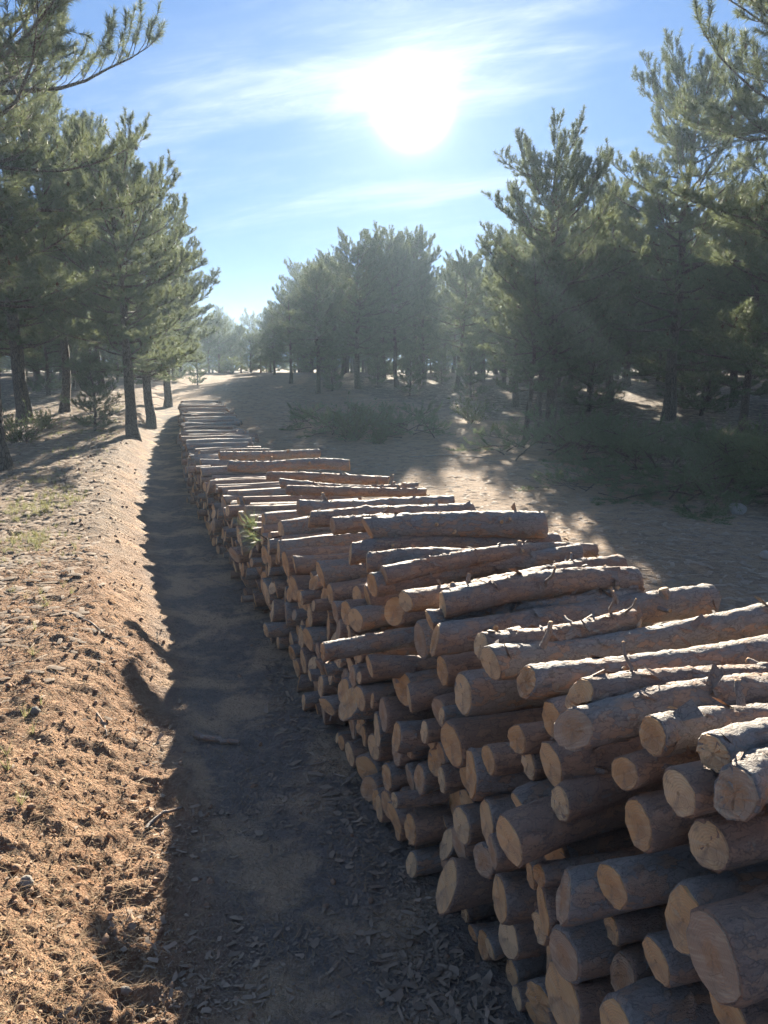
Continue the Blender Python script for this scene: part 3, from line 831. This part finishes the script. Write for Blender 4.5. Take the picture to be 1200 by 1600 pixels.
def pine(seed, H, cb, rmax, r_trunk, nb, bl, bw, whorl=.40, top_pow=.7, lean=.02, dens=1.0, mat=None, per=(4, 6)):
    rng = np.random.default_rng(seed); T = Tubes(); tufts = []; cones = []
    n = 14; tz = np.linspace(-.25, H, n)
    wx = np.cumsum(rng.normal(0, .035, n)); wy = np.cumsum(rng.normal(0, .035, n)); wx -= wx[0]; wy -= wy[0]
    tp = np.stack([wx + lean * tz, wy, tz], 1)
    t = np.clip(tz / H, 0, 1); tr = r_trunk * (1 - t) ** .8 + .012
    tr[:2] *= [1.5, 1.12]
    th = np.arange(12)
    T.add(tp, tr[:, None] * (1 + rng.normal(0, .05, (n, 12))), 12)
    def at(z): return np.array([np.interp(z, tz, tp[:, 0]), np.interp(z, tz, tp[:, 1]), z])
    z = cb * H; az0 = rng.uniform(0, 6.28)
    while z < H * .985:
        t = (z - cb * H) / (H - cb * H)
        k = int(rng.integers(per[0], per[1])); az0 += rng.uniform(.3, 1.2)
        for j in range(k):
            ln = rmax * min(1, .55 + 1.5 * t) * (1 - t) ** top_pow * rng.uniform(.55, 1.15) + .16
            el = -.10 + .62 * t + rng.normal(0, .16)
            limb_with_twigs(T, tufts, cones, at(z + rng.uniform(-.06, .06)), az0 + j * 6.283 / k + rng.normal(0, .25), el, ln,
                            max(.008, .028 * ln / 1.5 * (1 - .4 * t)), rng, upturn=.42 + .1 * t, dens=dens)
        z += whorl * rng.uniform(.75, 1.25) * (1 - .35 * t)
    # dead lower limbs
    z = cb * H * .45
    while z < cb * H * 1.1:
        a = rng.uniform(0, 6.28); ln = rng.uniform(.3, 1.0)
        p = at(z); T.add(np.array([p, p + sph(a, -.05) * ln * .5, p + sph(a + .2, -.15) * ln]), [.014, .009, .004], 4)
        z += rng.uniform(.12, .3)
    tu = np.array(tufts)
    V, F = blades(tu[:, :3], tu[:, 3:], nb, bl, bw, (.2, 1.45), .06, .03, rng)
    tt = np.clip(fbm(tu[:, 0] * 2.2 + tu[:, 1] * .9, tu[:, 2] * 2.2 + tu[:, 1] * 1.4, 2, seed) * .9 + .5 + rng.normal(0, .16, len(tu)), 0, 1)
    tt = np.repeat(tt, nb * 3)
    print('pine', seed, 'tufts', len(tu), 'blades', len(F))
    return (T.mesh('pine_trunk', (TRUNK,)), mesh_np('pine_crown', V, F, (mat or NEEDLE,), attr={'tone': tt}), cone_mesh(np.array(cones), rng) if cones else None)

VAR = {
 'near': pine(101, 8.2, .27, 2.9, .15, 16, .11, .0078, .44, .28, .01, 1.0),
 'near2': pine(102, 8.6, .17, 3.1, .15, 16, .11, .0078, .44, .28, -.01, 1.0),
 'round': pine(103, 7.0, .27, 2.35, .14, 15, .11, .0105, .38, .26, .01),
 'cone': pine(104, 6.6, .22, 2.0, .12, 15, .11, .0105, .38, .48, -.015),
 'open': pine(105, 6.8, .30, 2.0, .11, 15, .11, .011, .42, .28, .02),
 'bushy': pine(106, 3.2, .06, 1.25, .06, 10, .12, .010, .30, .7, .02),
}
VAR_H = {'near': 8.2, 'near2': 8.6, 'round': 7.0, 'cone': 6.6, 'open': 6.8, 'bushy': 3.2}

def put_pine(var, x, y, h, rz, label, group=None, name='pine_tree', cat='tree'):
    tr, cr, co = VAR[var]; s = h / VAR_H[var]
    e = bpy.data.objects.new(name, None); COL.objects.link(e); e.empty_display_size = .2
    e.location = (x, y, float(base_z(x, y))); e.rotation_euler = (0, 0, rz); e.scale = (s, s, s)
    tag(e, label, cat, group)
    link('trunk', tr, e); link('crown', cr, e)
    if co and cat == 'tree': tag(link('cones', co, e), kind='stuff')
    return e

def px_at(px, y, z=None):
    """x in metres of the photograph's column px at depth y"""
    zc = y * math.cos(PITCH) + CAM_H * math.sin(PITCH)
    return (px - 600) / FPX * zc
def h_to(py, y, x):
    """height of a tree at depth y whose tip shows at row py"""
    return CAM_H - y * math.tan(PITCH + math.atan((py - 800) / FPX)) - float(base_z(x, y))

GL = 'pines in the wood beside the bank'; GRT = 'pines round the clearing'; GB = 'pines deep in the wood'
TREES = [  # variant, px, depth, tip row or height, turn, label, group
 ('near', 2, 11.6, -330, 0.3, 'big pine at the left picture edge, its upper boughs spreading across the sky', GL),
 ('round', 212, 15.9, 255, 1.1, 'pine with the thickest trunk standing on the grassy bank by the stack', GL),
 ('cone', 236, 19.0, 290, 2.0, 'pine right behind the thick-trunked one on the bank', GL),
 ('round', 262, 24.5, 350, 4.0, 'pine on the bank leaning its lit crown toward the road', GL),
 ('open', 102, 21.0, 210, 0.4, 'thin-trunked pine standing back from the bank, shadowed stem', GL),
 ('cone', 40, 19.0, 90, 2.6, 'pine behind the big edge pine, crown filling the gap to the bank', GL),
 ('open', 165, 27.0, 290, 3.6, 'slender pine glimpsed between the bank trees and the edge pine', GL),
 ('bushy', 150, 16.5, 560, 0.9, 'young bright green pine in front of the shadowed left wood', GL),
 ('near2', 1268, 12.6, -360, 2.2, 'big pine at the right picture edge with long ascending boughs', GRT),
 ('round', 862, 17.6, 255, 0.2, 'tall rounded pine rising right of the sun beside the clearing', GRT),
 ('open', 822, 17.0, 420, 1.6, 'thin pole of a pine left of the tall rounded pine', GRT),
 ('near2', 1042, 20.5, 130, 4.4, 'pine with a bare straight trunk between the rounded pine and the edge pine', GRT),
 ('cone', 1158, 17.5, 330, 5.0, 'lower pine with sunlit sprays behind the heap of cut boughs', GRT),
 ('cone', 950, 25.0, 300, 0.6, 'pine behind and right of the tall rounded pine', GRT),
 ('open', 712, 30.0, 415, 0.5, 'pine with a dark forked stem below and right of the sun', GRT),
 ('open', 620, 32.0, 405, 2.8, 'wispy pine with a thin leaning top directly below the sun', GRT),
 ('round', 560, 31.0, 388, 1.9, 'full pine left of the wispy one, tallest by the road bend', GRT),
 ('cone', 498, 29.0, 425, 3.0, 'pine at the end of the wood where the road bends', GRT),
 ('round', 455, 34.0, 465, 5.2, 'last pine of the right wood beside the sunlit crest', GRT),
 ('cone', 430, 42.0, 490, 2.4, 'small dark pine just left of the last pine by the crest', GRT),
 ('cone', 662, 37.0, 425, 1.2, 'pine filling the gap between the wispy and the forked pine', GRT),
 ('round', 752, 35.0, 425, 4.2, 'pine between the forked pine and the tall rounded pine', GRT),
 ('open', 785, 33.5, 400, 0.2, 'slim pine left behind the tall rounded pine', GRT),
 ('cone', 590, 41.0, 420, 2.9, 'pine showing between the full pine and the wispy pine', GRT),
 ('cone', 525, 37.0, 405, 0.8, 'pine close left of the full pine by the bend', GRT),
 ('bushy', 640, 28.0, 545, 0.8, 'young pine low in the gap below the sun', GRT),
 ('bushy', 735, 27.0, 540, 2.8, 'young pine in front of the forked pine stem', GRT),
 ('bushy', 520, 30.0, 550, 4.8, 'young pine under the trees by the road bend', GRT),
 ('bushy', 590, 33.0, 548, 1.8, 'young pine between the stems left of the wispy pine', GRT),
 ('bushy', 690, 34.0, 550, 3.8, 'young pine behind the forked pine stem', GRT),
 ('round', 345, 49.0, 500, 1.0, 'pine beyond the crest, left of the road gap', GB),
 ('cone', 378, 51.0, 512, 3.0, 'pine beyond the crest in the middle of the road gap', GB),
 ('round', 408, 52.0, 522, 4.6, 'pine beyond the crest, right of the road gap', GB),
 ('cone', 328, 48.0, 505, 0.2, 'pine beyond the crest nearest the bank end', GB),
 ('round', 362, 50.5, 525, 5.0, 'low pine beyond the crest between two taller ones', GB),
 ('bushy', 393, 50.0, 525, 2.2, 'rounded pine beyond the crest behind the road gap', GB),
 ('cone', 424, 49.0, 512, 0.9, 'pine beyond the crest touching the right wood', GB),
 ('bushy', 345, 50.0, 545, 0.9, 'young pine on the crest at the left road edge', GB),
 ('bushy', 418, 52.0, 545, 3.9, 'young pine on the crest at the right road edge', GB),
 ('bushy', 310, 33.0, 552, 2.0, 'bright young pine at the bank end near the crest', GL),
]
for (v, px, y, tip, rz, lab, g) in TREES:
    x = px_at(px, y); h = h_to(tip, y, x)
    put_pine(v, x, y, h, rz, lab, g)
rt = random.Random(5)
spots = [(px_at(t[1], t[2]), t[2]) for t in TREES]
SHORT = [(2, 'left edge pine'), (102, 'thin-trunked pine'), (212, 'thick-trunked bank pine'), (455, 'last pine by the crest'), (560, 'full pine by the bend'),
         (618, 'wispy pine'), (705, 'forked pine'), (870, 'tall rounded pine'), (1042, 'straight-trunked pine'), (1158, 'low sunlit pine')]
LOOK = {'round': 'rounded', 'cone': 'conical', 'open': 'open-crowned', 'bushy': 'young bushy'}
for side in (-1, 1):
    k = 0; tries = 0
    while k < (56 if side < 0 else 150) and tries < 6000:
        tries += 1
        y = 21 + 62 * rt.random() ** 1.15; px = rt.uniform(-70, 292) if side < 0 else rt.uniform(455, 1300)
        x = px_at(px, y)
        if side > 0 and (px < 560 and y < 42 or px < 790 and y < 33): continue
        if side < 0 and px > 225 and y < 32: continue
        if any(math.hypot(x - a, y - b) < (1.5 if side > 0 else 1.8) for a, b in spots): continue
        spots.append((x, y)); k += 1
        v = rt.choice(['round', 'cone', 'open', 'cone', 'bushy', 'bushy'])
        h = rt.uniform(4.6, 6.6) if v != 'bushy' else rt.uniform(2.2, 3.6)
        near_ = min((q for q in SHORT if (q[0] < 300) == (side < 0)), key=lambda q: abs(q[0] - px))
        rel = 'left of' if px < near_[0] - 14 else 'right of' if px > near_[0] + 14 else 'behind'
        dep = 'early in' if y < 34 else 'midway into' if y < 52 else 'far back in'
        put_pine(v, x, y, h, rt.uniform(0, 6.28), f"{LOOK[v]} pine {dep} the wood, {rel} the {near_[1]}", GB)

for i in range(64):
    px = -60 + i * 21.5 + rt.uniform(-9, 9); y = rt.uniform(74, 108); x = px_at(px, y)
    near_ = min(SHORT, key=lambda q: abs(q[0] - px)); rel = 'left of' if px < near_[0] - 14 else 'right of' if px > near_[0] + 14 else 'behind'
    put_pine('bushy', x, y, rt.uniform(5.0, 7.5), rt.uniform(0, 6.28), f"low dark pine of the farthest tree belt, {rel} the {near_[1]}", 'pines of the farthest belt')

# ------------------------------------------------------------------ cut boughs, shrubs
def slash_heap(seed, w, n, hgt):
    rng = np.random.default_rng(seed); T = Tubes(); tufts = []; cones = []
    for k in range(n):
        x, y = rng.uniform(-w, w), rng.uniform(-.8, .8)
        hh = hgt * max(0.1, 1 - (x / w) ** 2) * rng.uniform(.1, 1)
        limb_with_twigs(T, tufts, cones, np.array([x, y, hh]), rng.uniform(0, 6.28), rng.uniform(-.15, .75), rng.uniform(.7, 1.6), .020, rng, upturn=-.3, dens=.75, bare=.25)
    tu = np.array(tufts); tu[:, 2] = np.maximum(tu[:, 2], .02)
    V, F = blades(tu[:, :3], tu[:, 3:], 12, .11, .0075, (.2, 1.3), -.05, .04, rng); V[:, 2] = np.maximum(V[:, 2], .004)
    return T.mesh('cut_stems', (TRUNK,)), mesh_np('cut_needles', V, F, (NEEDLE_S,))
HEAPS = [slash_heap(201, 1.5, 30, .8), slash_heap(202, 1.1, 20, .5)]
def put_heap(i, px, y, rz, s, label, zs=1.0):
    x = px_at(px, y)
    e = bpy.data.objects.new('bough_heap', None); COL.objects.link(e)
    e.location = (x, y, float(base_z(x, y))); e.rotation_euler = (0, 0, rz); e.scale = (s, s, s * zs)
    tag(e, label, 'branches', 'heaps of cut pine boughs')
    link('cut_stems', HEAPS[i][0], e); link('needles', HEAPS[i][1], e)
put_heap(0, 1135, 10.6, 0.2, .75, 'dark green heap of cut boughs behind the pale rock')
put_heap(0, 1225, 10.0, 2.6, .75, 'heap of cut boughs running out of the right picture edge')
put_heap(1, 1010, 12.9, 1.0, .75, 'heap of cut boughs below the bare straight trunk')
put_heap(1, 925, 14.2, 2.1, .7, 'heap of cut boughs right of the tall rounded pine')
put_heap(1, 850, 14.6, 3.5, .8, 'low heap of cut boughs in front of the tall rounded pine')
put_heap(1, 950, 11.2, 0.3, .55, 'small flat heap of cut boughs out on the dirt clearing', .6)
put_heap(1, 1075, 12.3, 4.2, .75, 'heap of cut boughs between the rock heap and the straight trunk')
put_heap(0, 560, 17.9, 0.6, .6, 'dark brushy heap at the wood edge by the road bend')
put_heap(1, 495, 18.8, 1.9, .55, 'brushy heap nearest the road, left of the dark one')
put_heap(1, 640, 17.6, 5.0, .65, 'brushy heap at the wood edge, right of the dark one')

def shrub(seed, h, w):
    rng = np.random.default_rng(seed); T = Tubes(); tufts = []
    for k in range(26):
        a = rng.uniform(0, 6.28); e = rng.uniform(.5, 1.45); ln = h * rng.uniform(.6, 1.1)
        p0 = np.array([rng.normal(0, .08), rng.normal(0, .08), -.03]); d = sph(a, e) * [w, w, 1]
        pts = np.array([p0, p0 + d * ln * .5, p0 + d * ln + [0, 0, .05]])
        T.add(pts, [.008, .005, .002], 3)
        for q in np.linspace(.25, 1, 9):
            c = pts[0] * (1 - q) + pts[2] * q
            tufts.append(np.concatenate([c + rng.normal(0, .05, 3), unit(d + rng.normal(0, .4, 3))]))
    tu = np.array(tufts); V, F = blades(tu[:, :3], tu[:, 3:], 10, .075, .016, (.2, 1.2), .1, .05, rng)
    return T.mesh('stems', (TRUNK,)), mesh_np('leaves', V, F, (SHRUB,))
SHR = [shrub(301, .8, 1.0), shrub(302, .6, 1.2)]
for i, (px, y, s, lab) in enumerate([(555, 17.0, 1.1, 'pale shrub standing up from the dark heap by the road bend'), (590, 16.4, .7, 'small shrub in front of the wood edge right of the road bend'),
        (735, 20.0, 1.0, 'shrub among the trunks right of the forked pine'), (890, 15.6, .9, 'light green shrub beside the trunk of the tall rounded pine'), (965, 15.4, .9, 'light green shrub between the rounded pine and the straight trunk'),
        (1110, 13.8, 1.0, 'sunlit shrub behind the cut boughs near the straight trunk'), (1190, 14.2, 1.0, 'sunlit shrub at the right edge behind the cut boughs'), (355, 44.0, 1.5, 'grey-green shrub on the crest left of the road'),
        (30, 15.0, .9, 'low shrub in shade at the foot of the big edge pine'), (75, 17.5, .7, 'low shrub in shade right of the big edge pine')]):
    x = px_at(px, y); e = bpy.data.objects.new('shrub', None); COL.objects.link(e)
    e.location = (x, y, float(base_z(x, y))); e.scale = (s, s, s); e.rotation_euler = (0, 0, i * 1.3)
    tag(e, lab, 'shrub', 'shrubs at the wood edge'); link('stems', SHR[i % 2][0], e); link('leaves', SHR[i % 2][1], e)

# green sprig sticking out of the face
def sprig():
    p, t = on_face(440, 838, -.02); tip, _ = on_face(392, 826, -.26)
    T = Tubes(); pts = np.array([p, (p + tip) / 2 + [0, 0, -.04], tip]); T.add(pts, [.006, .004, .003], 5)
    tu = []
    for q, dz in ((1.0, 0), (.93, -.04), (.86, .03), (.75, -.06)):
        c = p * (1 - q) + tip * q + [0, 0, dz]; tu.append(np.concatenate([c, unit(tip - p + [0, 0, .1 + dz * 3])]))
    tu = np.array(tu); V, F = blades(tu[:, :3], tu[:, 3:], 26, .13, .004, (.15, .9), .1, .03)
    e = bpy.data.objects.new('pine_sprig', None); COL.objects.link(e); e.location = p
    for nm, me in (('stem', T.mesh('stem', (TRUNK,))), ('needles', mesh_np('needles', V, F, (NEEDLE_S,)))):
        o = link(nm, me, e); o.location = -p
    tag(e, 'fresh green pine sprig poking out of the shaded log face', 'sprig')
sprig()

# ------------------------------------------------------------------ stones, sticks
def stone_mesh(seed):
    import bmesh
    bm = bmesh.new(); bmesh.ops.create_icosphere(bm, subdivisions=3, radius=1.0)
    rng = np.random.default_rng(seed); pl = [(unit(rng.normal(size=3)), rng.uniform(.6, .9)) for _ in range(11)]
    for v in bm.verts:
        c = np.array(v.co)
        for n, d in pl:
            k = c @ n
            if k > d: c = c - n * (k - d) * .9
        c *= 1 + .04 * math.sin(c[0] * 9 + seed) * math.sin(c[1] * 8) ; v.co = c
    me = bpy.data.meshes.new('stone'); bm.to_mesh(me); bm.free(); me.materials.append(STONE); return me
for i, (px, py, wpx, lab) in enumerate([(1151, 803, 30, 'pale chalky rock on the dirt clearing before the cut boughs'), (677, 1618 - 10, 20, 'pale pebble lying half in the shaded track at the bottom'),
        (42, 1385, 26, 'stone half buried in the loose sunlit earth by the left edge'), (196, 1548, 20, 'small stone at the shadow edge of the earth bank'), (54, 1108, 20, 'stone on the earth bank where the rough soil begins'),
        (1195, 872, 18, 'white stone lying at the right edge of the clearing')]):
    z0 = 0.0; 
    for _ in range(4):
        p, t = on_height(px, py, z0); z0 = float(ground_z(p[0], p[1]))
    s = wpx / FPX * t / 2
    if i == 1: continue
    o = link('stone', stone_mesh(400 + i), loc=(p[0], p[1], z0 + s * .45)); o.scale = (s, s * .9, s * .75); o.rotation_euler = (.2 * i, .1, i)
    tag(o, lab, 'stone', 'stones on the ground')

def stick(pxs, r, lab, seed):
    rng = np.random.default_rng(seed); P = []
    for (px, py) in pxs:
        z0 = 0.0
        for _ in range(4):
            p, t = on_height(px, py, z0); z0 = float(ground_z(p[0], p[1]))
        P.append([p[0], p[1], z0 + r * 1.2])
    P = np.array(P); n = 7; tt = np.linspace(0, len(P) - 1, n)
    Q = np.stack([np.interp(tt, np.arange(len(P)), P[:, k]) for k in range(3)], 1)
    Q[:, 2] = np.maximum(Q[:, 2], ground_z(Q[:, 0], Q[:, 1]) + r * .5); Q += rng.normal(0, r * .5, Q.shape)
    c = Q[0].copy(); T = Tubes(); T.add(Q - c, np.linspace(r, r * .6, n), 7)
    me = T.mesh('stick', (BARK,), True, {'tone': np.full(n * 7, .2)})
    o = link('stick', me, loc=tuple(c)); tag(o, lab, 'stick', 'sticks lying on the ground')
stick([(228, 1300), (255, 1278), (285, 1262)], .009, 'curved grey stick lying in the shaded track', 1)
stick([(110, 960), (160, 990), (200, 1010)], .006, 'thin stick running down the sunlit bank', 2)
stick([(300, 1150), (335, 1160), (372, 1166)], .018, 'short dark chunk of branch in the middle of the shaded track', 3)
stick([(440, 1060), (470, 1058), (500, 1050)], .008, 'pale splintered stick at the foot of the stack', 4)
stick([(325, 905), (345, 912), (362, 918)], .005, 'thin twig on the shaded track beside the stack', 5)
stick([(150, 1115), (163, 1135), (166, 1152)], .005, 'pale short twig on the bank near the shadow edge', 6)
stick([(640, 715), (700, 712), (760, 716)], .015, 'dead branch lying across the dirt clearing', 7)

# ------------------------------------------------------------------ loose cover on the ground
def scatter(n, fn, seed, ymax=14):
    """n points (x, y) in view drawn with density fn in photograph-independent metres"""
    rng = np.random.default_rng(seed); out = []
    while sum(len(o) for o in out) < n:
        y = np.exp(rng.uniform(math.log(1.2), math.log(ymax), 40000)); x = rng.uniform(-.62, .62, 40000) * (y + .6)
        k = rng.uniform(0, 1, 40000) < fn(x, y); out.append(np.stack([x[k], y[k]], 1))
    return np.concatenate(out)[:n], rng

def chips():
    def fn(x, y):
        u = lat(x, y); s = smooth(-.05, .1, u) * (1 - smooth(.75, 1.25, u))
        return (s * (0.25 + .9 * smooth(-.1, .3, vnoise(x * 2.2, y * 2.2, 91)) + .8 * (1 - smooth(.05, .3, u))) + .12 * smooth(1.0, 1.3, u) * (1 - smooth(3, 5, u)) + .2 * (1 - smooth(-1.6, -1.05, u)) * 0.5) * np.clip(6 / (y + 2), 0, 1)
    P, rng = scatter(24000, fn, 61); n = len(P)
    a = rng.uniform(0, 6.28, n); L_ = np.minimum(.0035 * (1 + rng.pareto(2.0, n)), .022); L_ = L_ * (1 + 1.2 * (lat(P[:, 0], P[:, 1]) < .28) * rng.random(n)); W = np.minimum(L_ * rng.uniform(.10, .6, n), .012)
    dx = np.stack([np.cos(a), np.sin(a)], 1); dy = np.stack([-np.sin(a), np.cos(a)], 1)
    tl = rng.normal(0, .35, (n, 2)); z0 = ground_z(P[:, 0], P[:, 1]) + .004
    V = []
    for (i, j, b) in ((-1, -1, 0), (0, -1.1, 1), (1, -.7, 0), (1, .8, 0), (0, 1, 1), (-1, .9, 0)):
        jl = rng.uniform(.35, 1.1, n) if i else rng.uniform(-.3, .3, n); jw = rng.uniform(.25, 1.15, n)
        xy = P + dx * ((i or 1) * L_ * jl)[:, None] + dy * (j * W * jw)[:, None]
        z = z0 + np.abs(i * L_ * tl[:, 0]) * (np.sign(i) * np.sign(tl[:, 0]) > 0) + np.abs(j * W * tl[:, 1]) * (np.sign(j) * np.sign(tl[:, 1]) > 0) + b * L_ * .12
        V.append(np.concatenate([xy, z[:, None]], 1))
    V = np.stack(V, 1).reshape(-1, 3); b = np.arange(n)[:, None] * 6
    F = np.concatenate([b + np.array([[0, 1, 4, 5]]), b + np.array([[1, 2, 3, 4]])])
    tag(link('bark_chips', mesh_np('bark_chips', V, F, (CHIP,))), 'grey flakes of bark and wood strewn along the shaded track', 'debris', kind='stuff')
chips()

def clods():
    fn = lambda x, y: smooth(.6, 1.0, lat(x, y)) * (1 - smooth(2.6, 4, lat(x, y))) * np.clip(4.5 / (y + 1), .25, 1) + .05 * np.clip(4 / (y + 1), 0, 1) * (lat(x, y) > 0.05)
    P, rng = scatter(11000, fn, 62, 20); n = len(P)
    t = (1 + 5 ** .5) / 2
    ico = np.array([(-1, t, 0), (1, t, 0), (-1, -t, 0), (1, -t, 0), (0, -1, t), (0, 1, t), (0, -1, -t), (0, 1, -t), (t, 0, -1), (t, 0, 1), (-t, 0, -1), (-t, 0, 1)]) / 1.9
    tri = np.array([(0, 11, 5), (0, 5, 1), (0, 1, 7), (0, 7, 10), (0, 10, 11), (1, 5, 9), (5, 11, 4), (11, 10, 2), (10, 7, 6), (7, 1, 8), (3, 9, 4), (3, 4, 2), (3, 2, 6), (3, 6, 8), (3, 8, 9), (4, 9, 5), (2, 4, 11), (6, 2, 10), (8, 6, 7), (9, 8, 1)])
    s = np.minimum(.0020 * rng.pareto(1.9, n) + .0016, .013) * (1 + np.clip(P[:, 1] - 5, 0, 9) * .14)
    v = ico[None] * (1 + rng.normal(0, .26, (n, 12, 1))) * s[:, None, None] * rng.uniform(.7, 1.2, (n, 1, 3))
    c = np.stack([P[:, 0], P[:, 1], ground_z(P[:, 0], P[:, 1]) + s * .3], 1)
    V = (v + c[:, None]).reshape(-1, 3); F = (tri[None] + (np.arange(n) * 12)[:, None, None]).reshape(-1, 3)
    tag(link('soil_clods', mesh_np('soil_clods', V, F, (CLOD,), True)), 'crumbs and clods of red earth on the bank', 'soil', kind='stuff')
clods()

def straws():
    fn = lambda x, y: (smooth(.8, 1.2, lat(x, y)) * (.35 + .65 * smooth(2.2, 3.4, lat(x, y))) + .10 * smooth(0, .2, lat(x, y))) * np.clip(5 / (y + 1), 0, 1)
    P, rng = scatter(26000, fn, 63, 20); n = len(P)
    a = rng.uniform(0, 6.28, n); el = np.abs(rng.normal(0, .25, n)); L_ = rng.uniform(.03, .09, n)
    D = np.stack([np.cos(a) * np.cos(el), np.sin(a) * np.cos(el), np.sin(el)], 1)
    st = np.stack([P[:, 0], P[:, 1], ground_z(P[:, 0], P[:, 1]) + .003], 1)
    sd_ = np.stack([-np.sin(a), np.cos(a), np.zeros(n)], 1) * rng.uniform(.0007, .0016, (n, 1)) * (1 + np.clip(P[:, 1:2] - 3, 0, 12) * .12)
    V = np.stack([st - sd_, st + sd_, st + D * L_[:, None]], 1).reshape(-1, 3)
    tag(link('dry_needles', mesh_np('dry_needles', V, np.arange(n * 3).reshape(-1, 3), (STRAW,))), 'dry fallen needles and straw on the bank and forest floor', 'litter', kind='stuff')
straws()

def litter():
    fn = lambda x, y: smooth(.9, 1.7, lat(x, y)) * smooth(3, 7, y) + .5 * smooth(1.1, 1.4, -lat(x, y))
    P, rng = scatter(17000, fn, 67, 34); n = len(P); d = np.hypot(P[:, 0], P[:, 1])
    a = rng.uniform(0, 6.28, n); L_ = rng.uniform(.02, .05, n) * (1 + d * .06); W = L_ * rng.uniform(.08, .4, n)
    dx = np.stack([np.cos(a), np.sin(a)], 1); dy = np.stack([-np.sin(a), np.cos(a)], 1); z0 = ground_z(P[:, 0], P[:, 1])
    V = []
    for (i, j, k) in ((-1, -1, 0), (1, -.8, .1), (.9, .9, .1), (-1, 1, 0), (0.1, 0, .8)):
        V.append(np.concatenate([P + dx * (i * L_)[:, None] + dy * (j * W)[:, None], (z0 + k * np.maximum(W, .01))[:, None]], 1))
    V = np.stack(V, 1).reshape(-1, 3); b = np.arange(n)[:, None] * 5
    F = np.concatenate([b + np.array([q]) for q in ((0, 1, 4), (1, 2, 4), (2, 3, 4), (3, 0, 4))])
    tag(link('forest_litter', mesh_np('forest_litter', V, F, (CHIP,))), 'fallen twigs, cones and bark on the forest floor', 'litter', kind='stuff')
litter()

def grass():
    rng = np.random.default_rng(64); out = []
    while sum(len(o) for o in out) < 10000:
        y = np.exp(rng.uniform(math.log(2.5), math.log(26), 40000)); x = rng.uniform(-.62, .1, 40000) * (y + .6)
        g = zones(x, y)[3]; k = rng.uniform(0, 1, 40000) < g * .8 + .01 * (lat(x, y) > 1.3); out.append(np.stack([x[k], y[k]], 1))
    P = np.concatenate(out)[:10000]
    C = np.stack([P[:, 0], P[:, 1], ground_z(P[:, 0], P[:, 1]) - .004], 1)
    D = np.tile(np.array([[0, 0, 1.0]]), (len(C), 1))
    C = C[rng.permutation(len(C))[:700]]; D = D[:len(C)]; V, F = blades(C, D, 12, .075, .0035, (.1, 1.0), .1, .0, rng)
    tag(link('grass', mesh_np('grass', V, F, (GRASS,))), 'short yellow-green grass along the crest of the bank', 'grass', kind='stuff')
grass()

# ------------------------------------------------------------------ added haze, standing in for lens glare
def haze():
    v = [(-190, -190, -4), (190, -190, -4), (190, 190, -4), (-190, 190, -4), (-190, -190, 13), (190, -190, 13), (190, 190, 13), (-190, 190, 13)]
    f = [(0, 3, 2, 1), (4, 5, 6, 7), (0, 1, 5, 4), (1, 2, 6, 5), (2, 3, 7, 6), (3, 0, 4, 7)]
    m = bpy.data.materials.new('air'); m.use_nodes = True; nt = m.node_tree; nt.nodes.clear()
    out = nt.nodes.new('ShaderNodeOutputMaterial'); pv = nt.nodes.new('ShaderNodeVolumePrincipled')
    pv.inputs['Color'].default_value = (0.60, 0.80, 1.0, 1); pv.inputs['Density'].default_value = 0.00095; pv.inputs['Anisotropy'].default_value = 0.48
    nt.links.new(pv.outputs[0], out.inputs['Volume'])
    o = link('haze', mesh_np('haze', np.array(v, float), f, (m,))); tag(o, 'added haze volume imitating the lens glare that veils the trees', 'haze', kind='stuff')
haze()
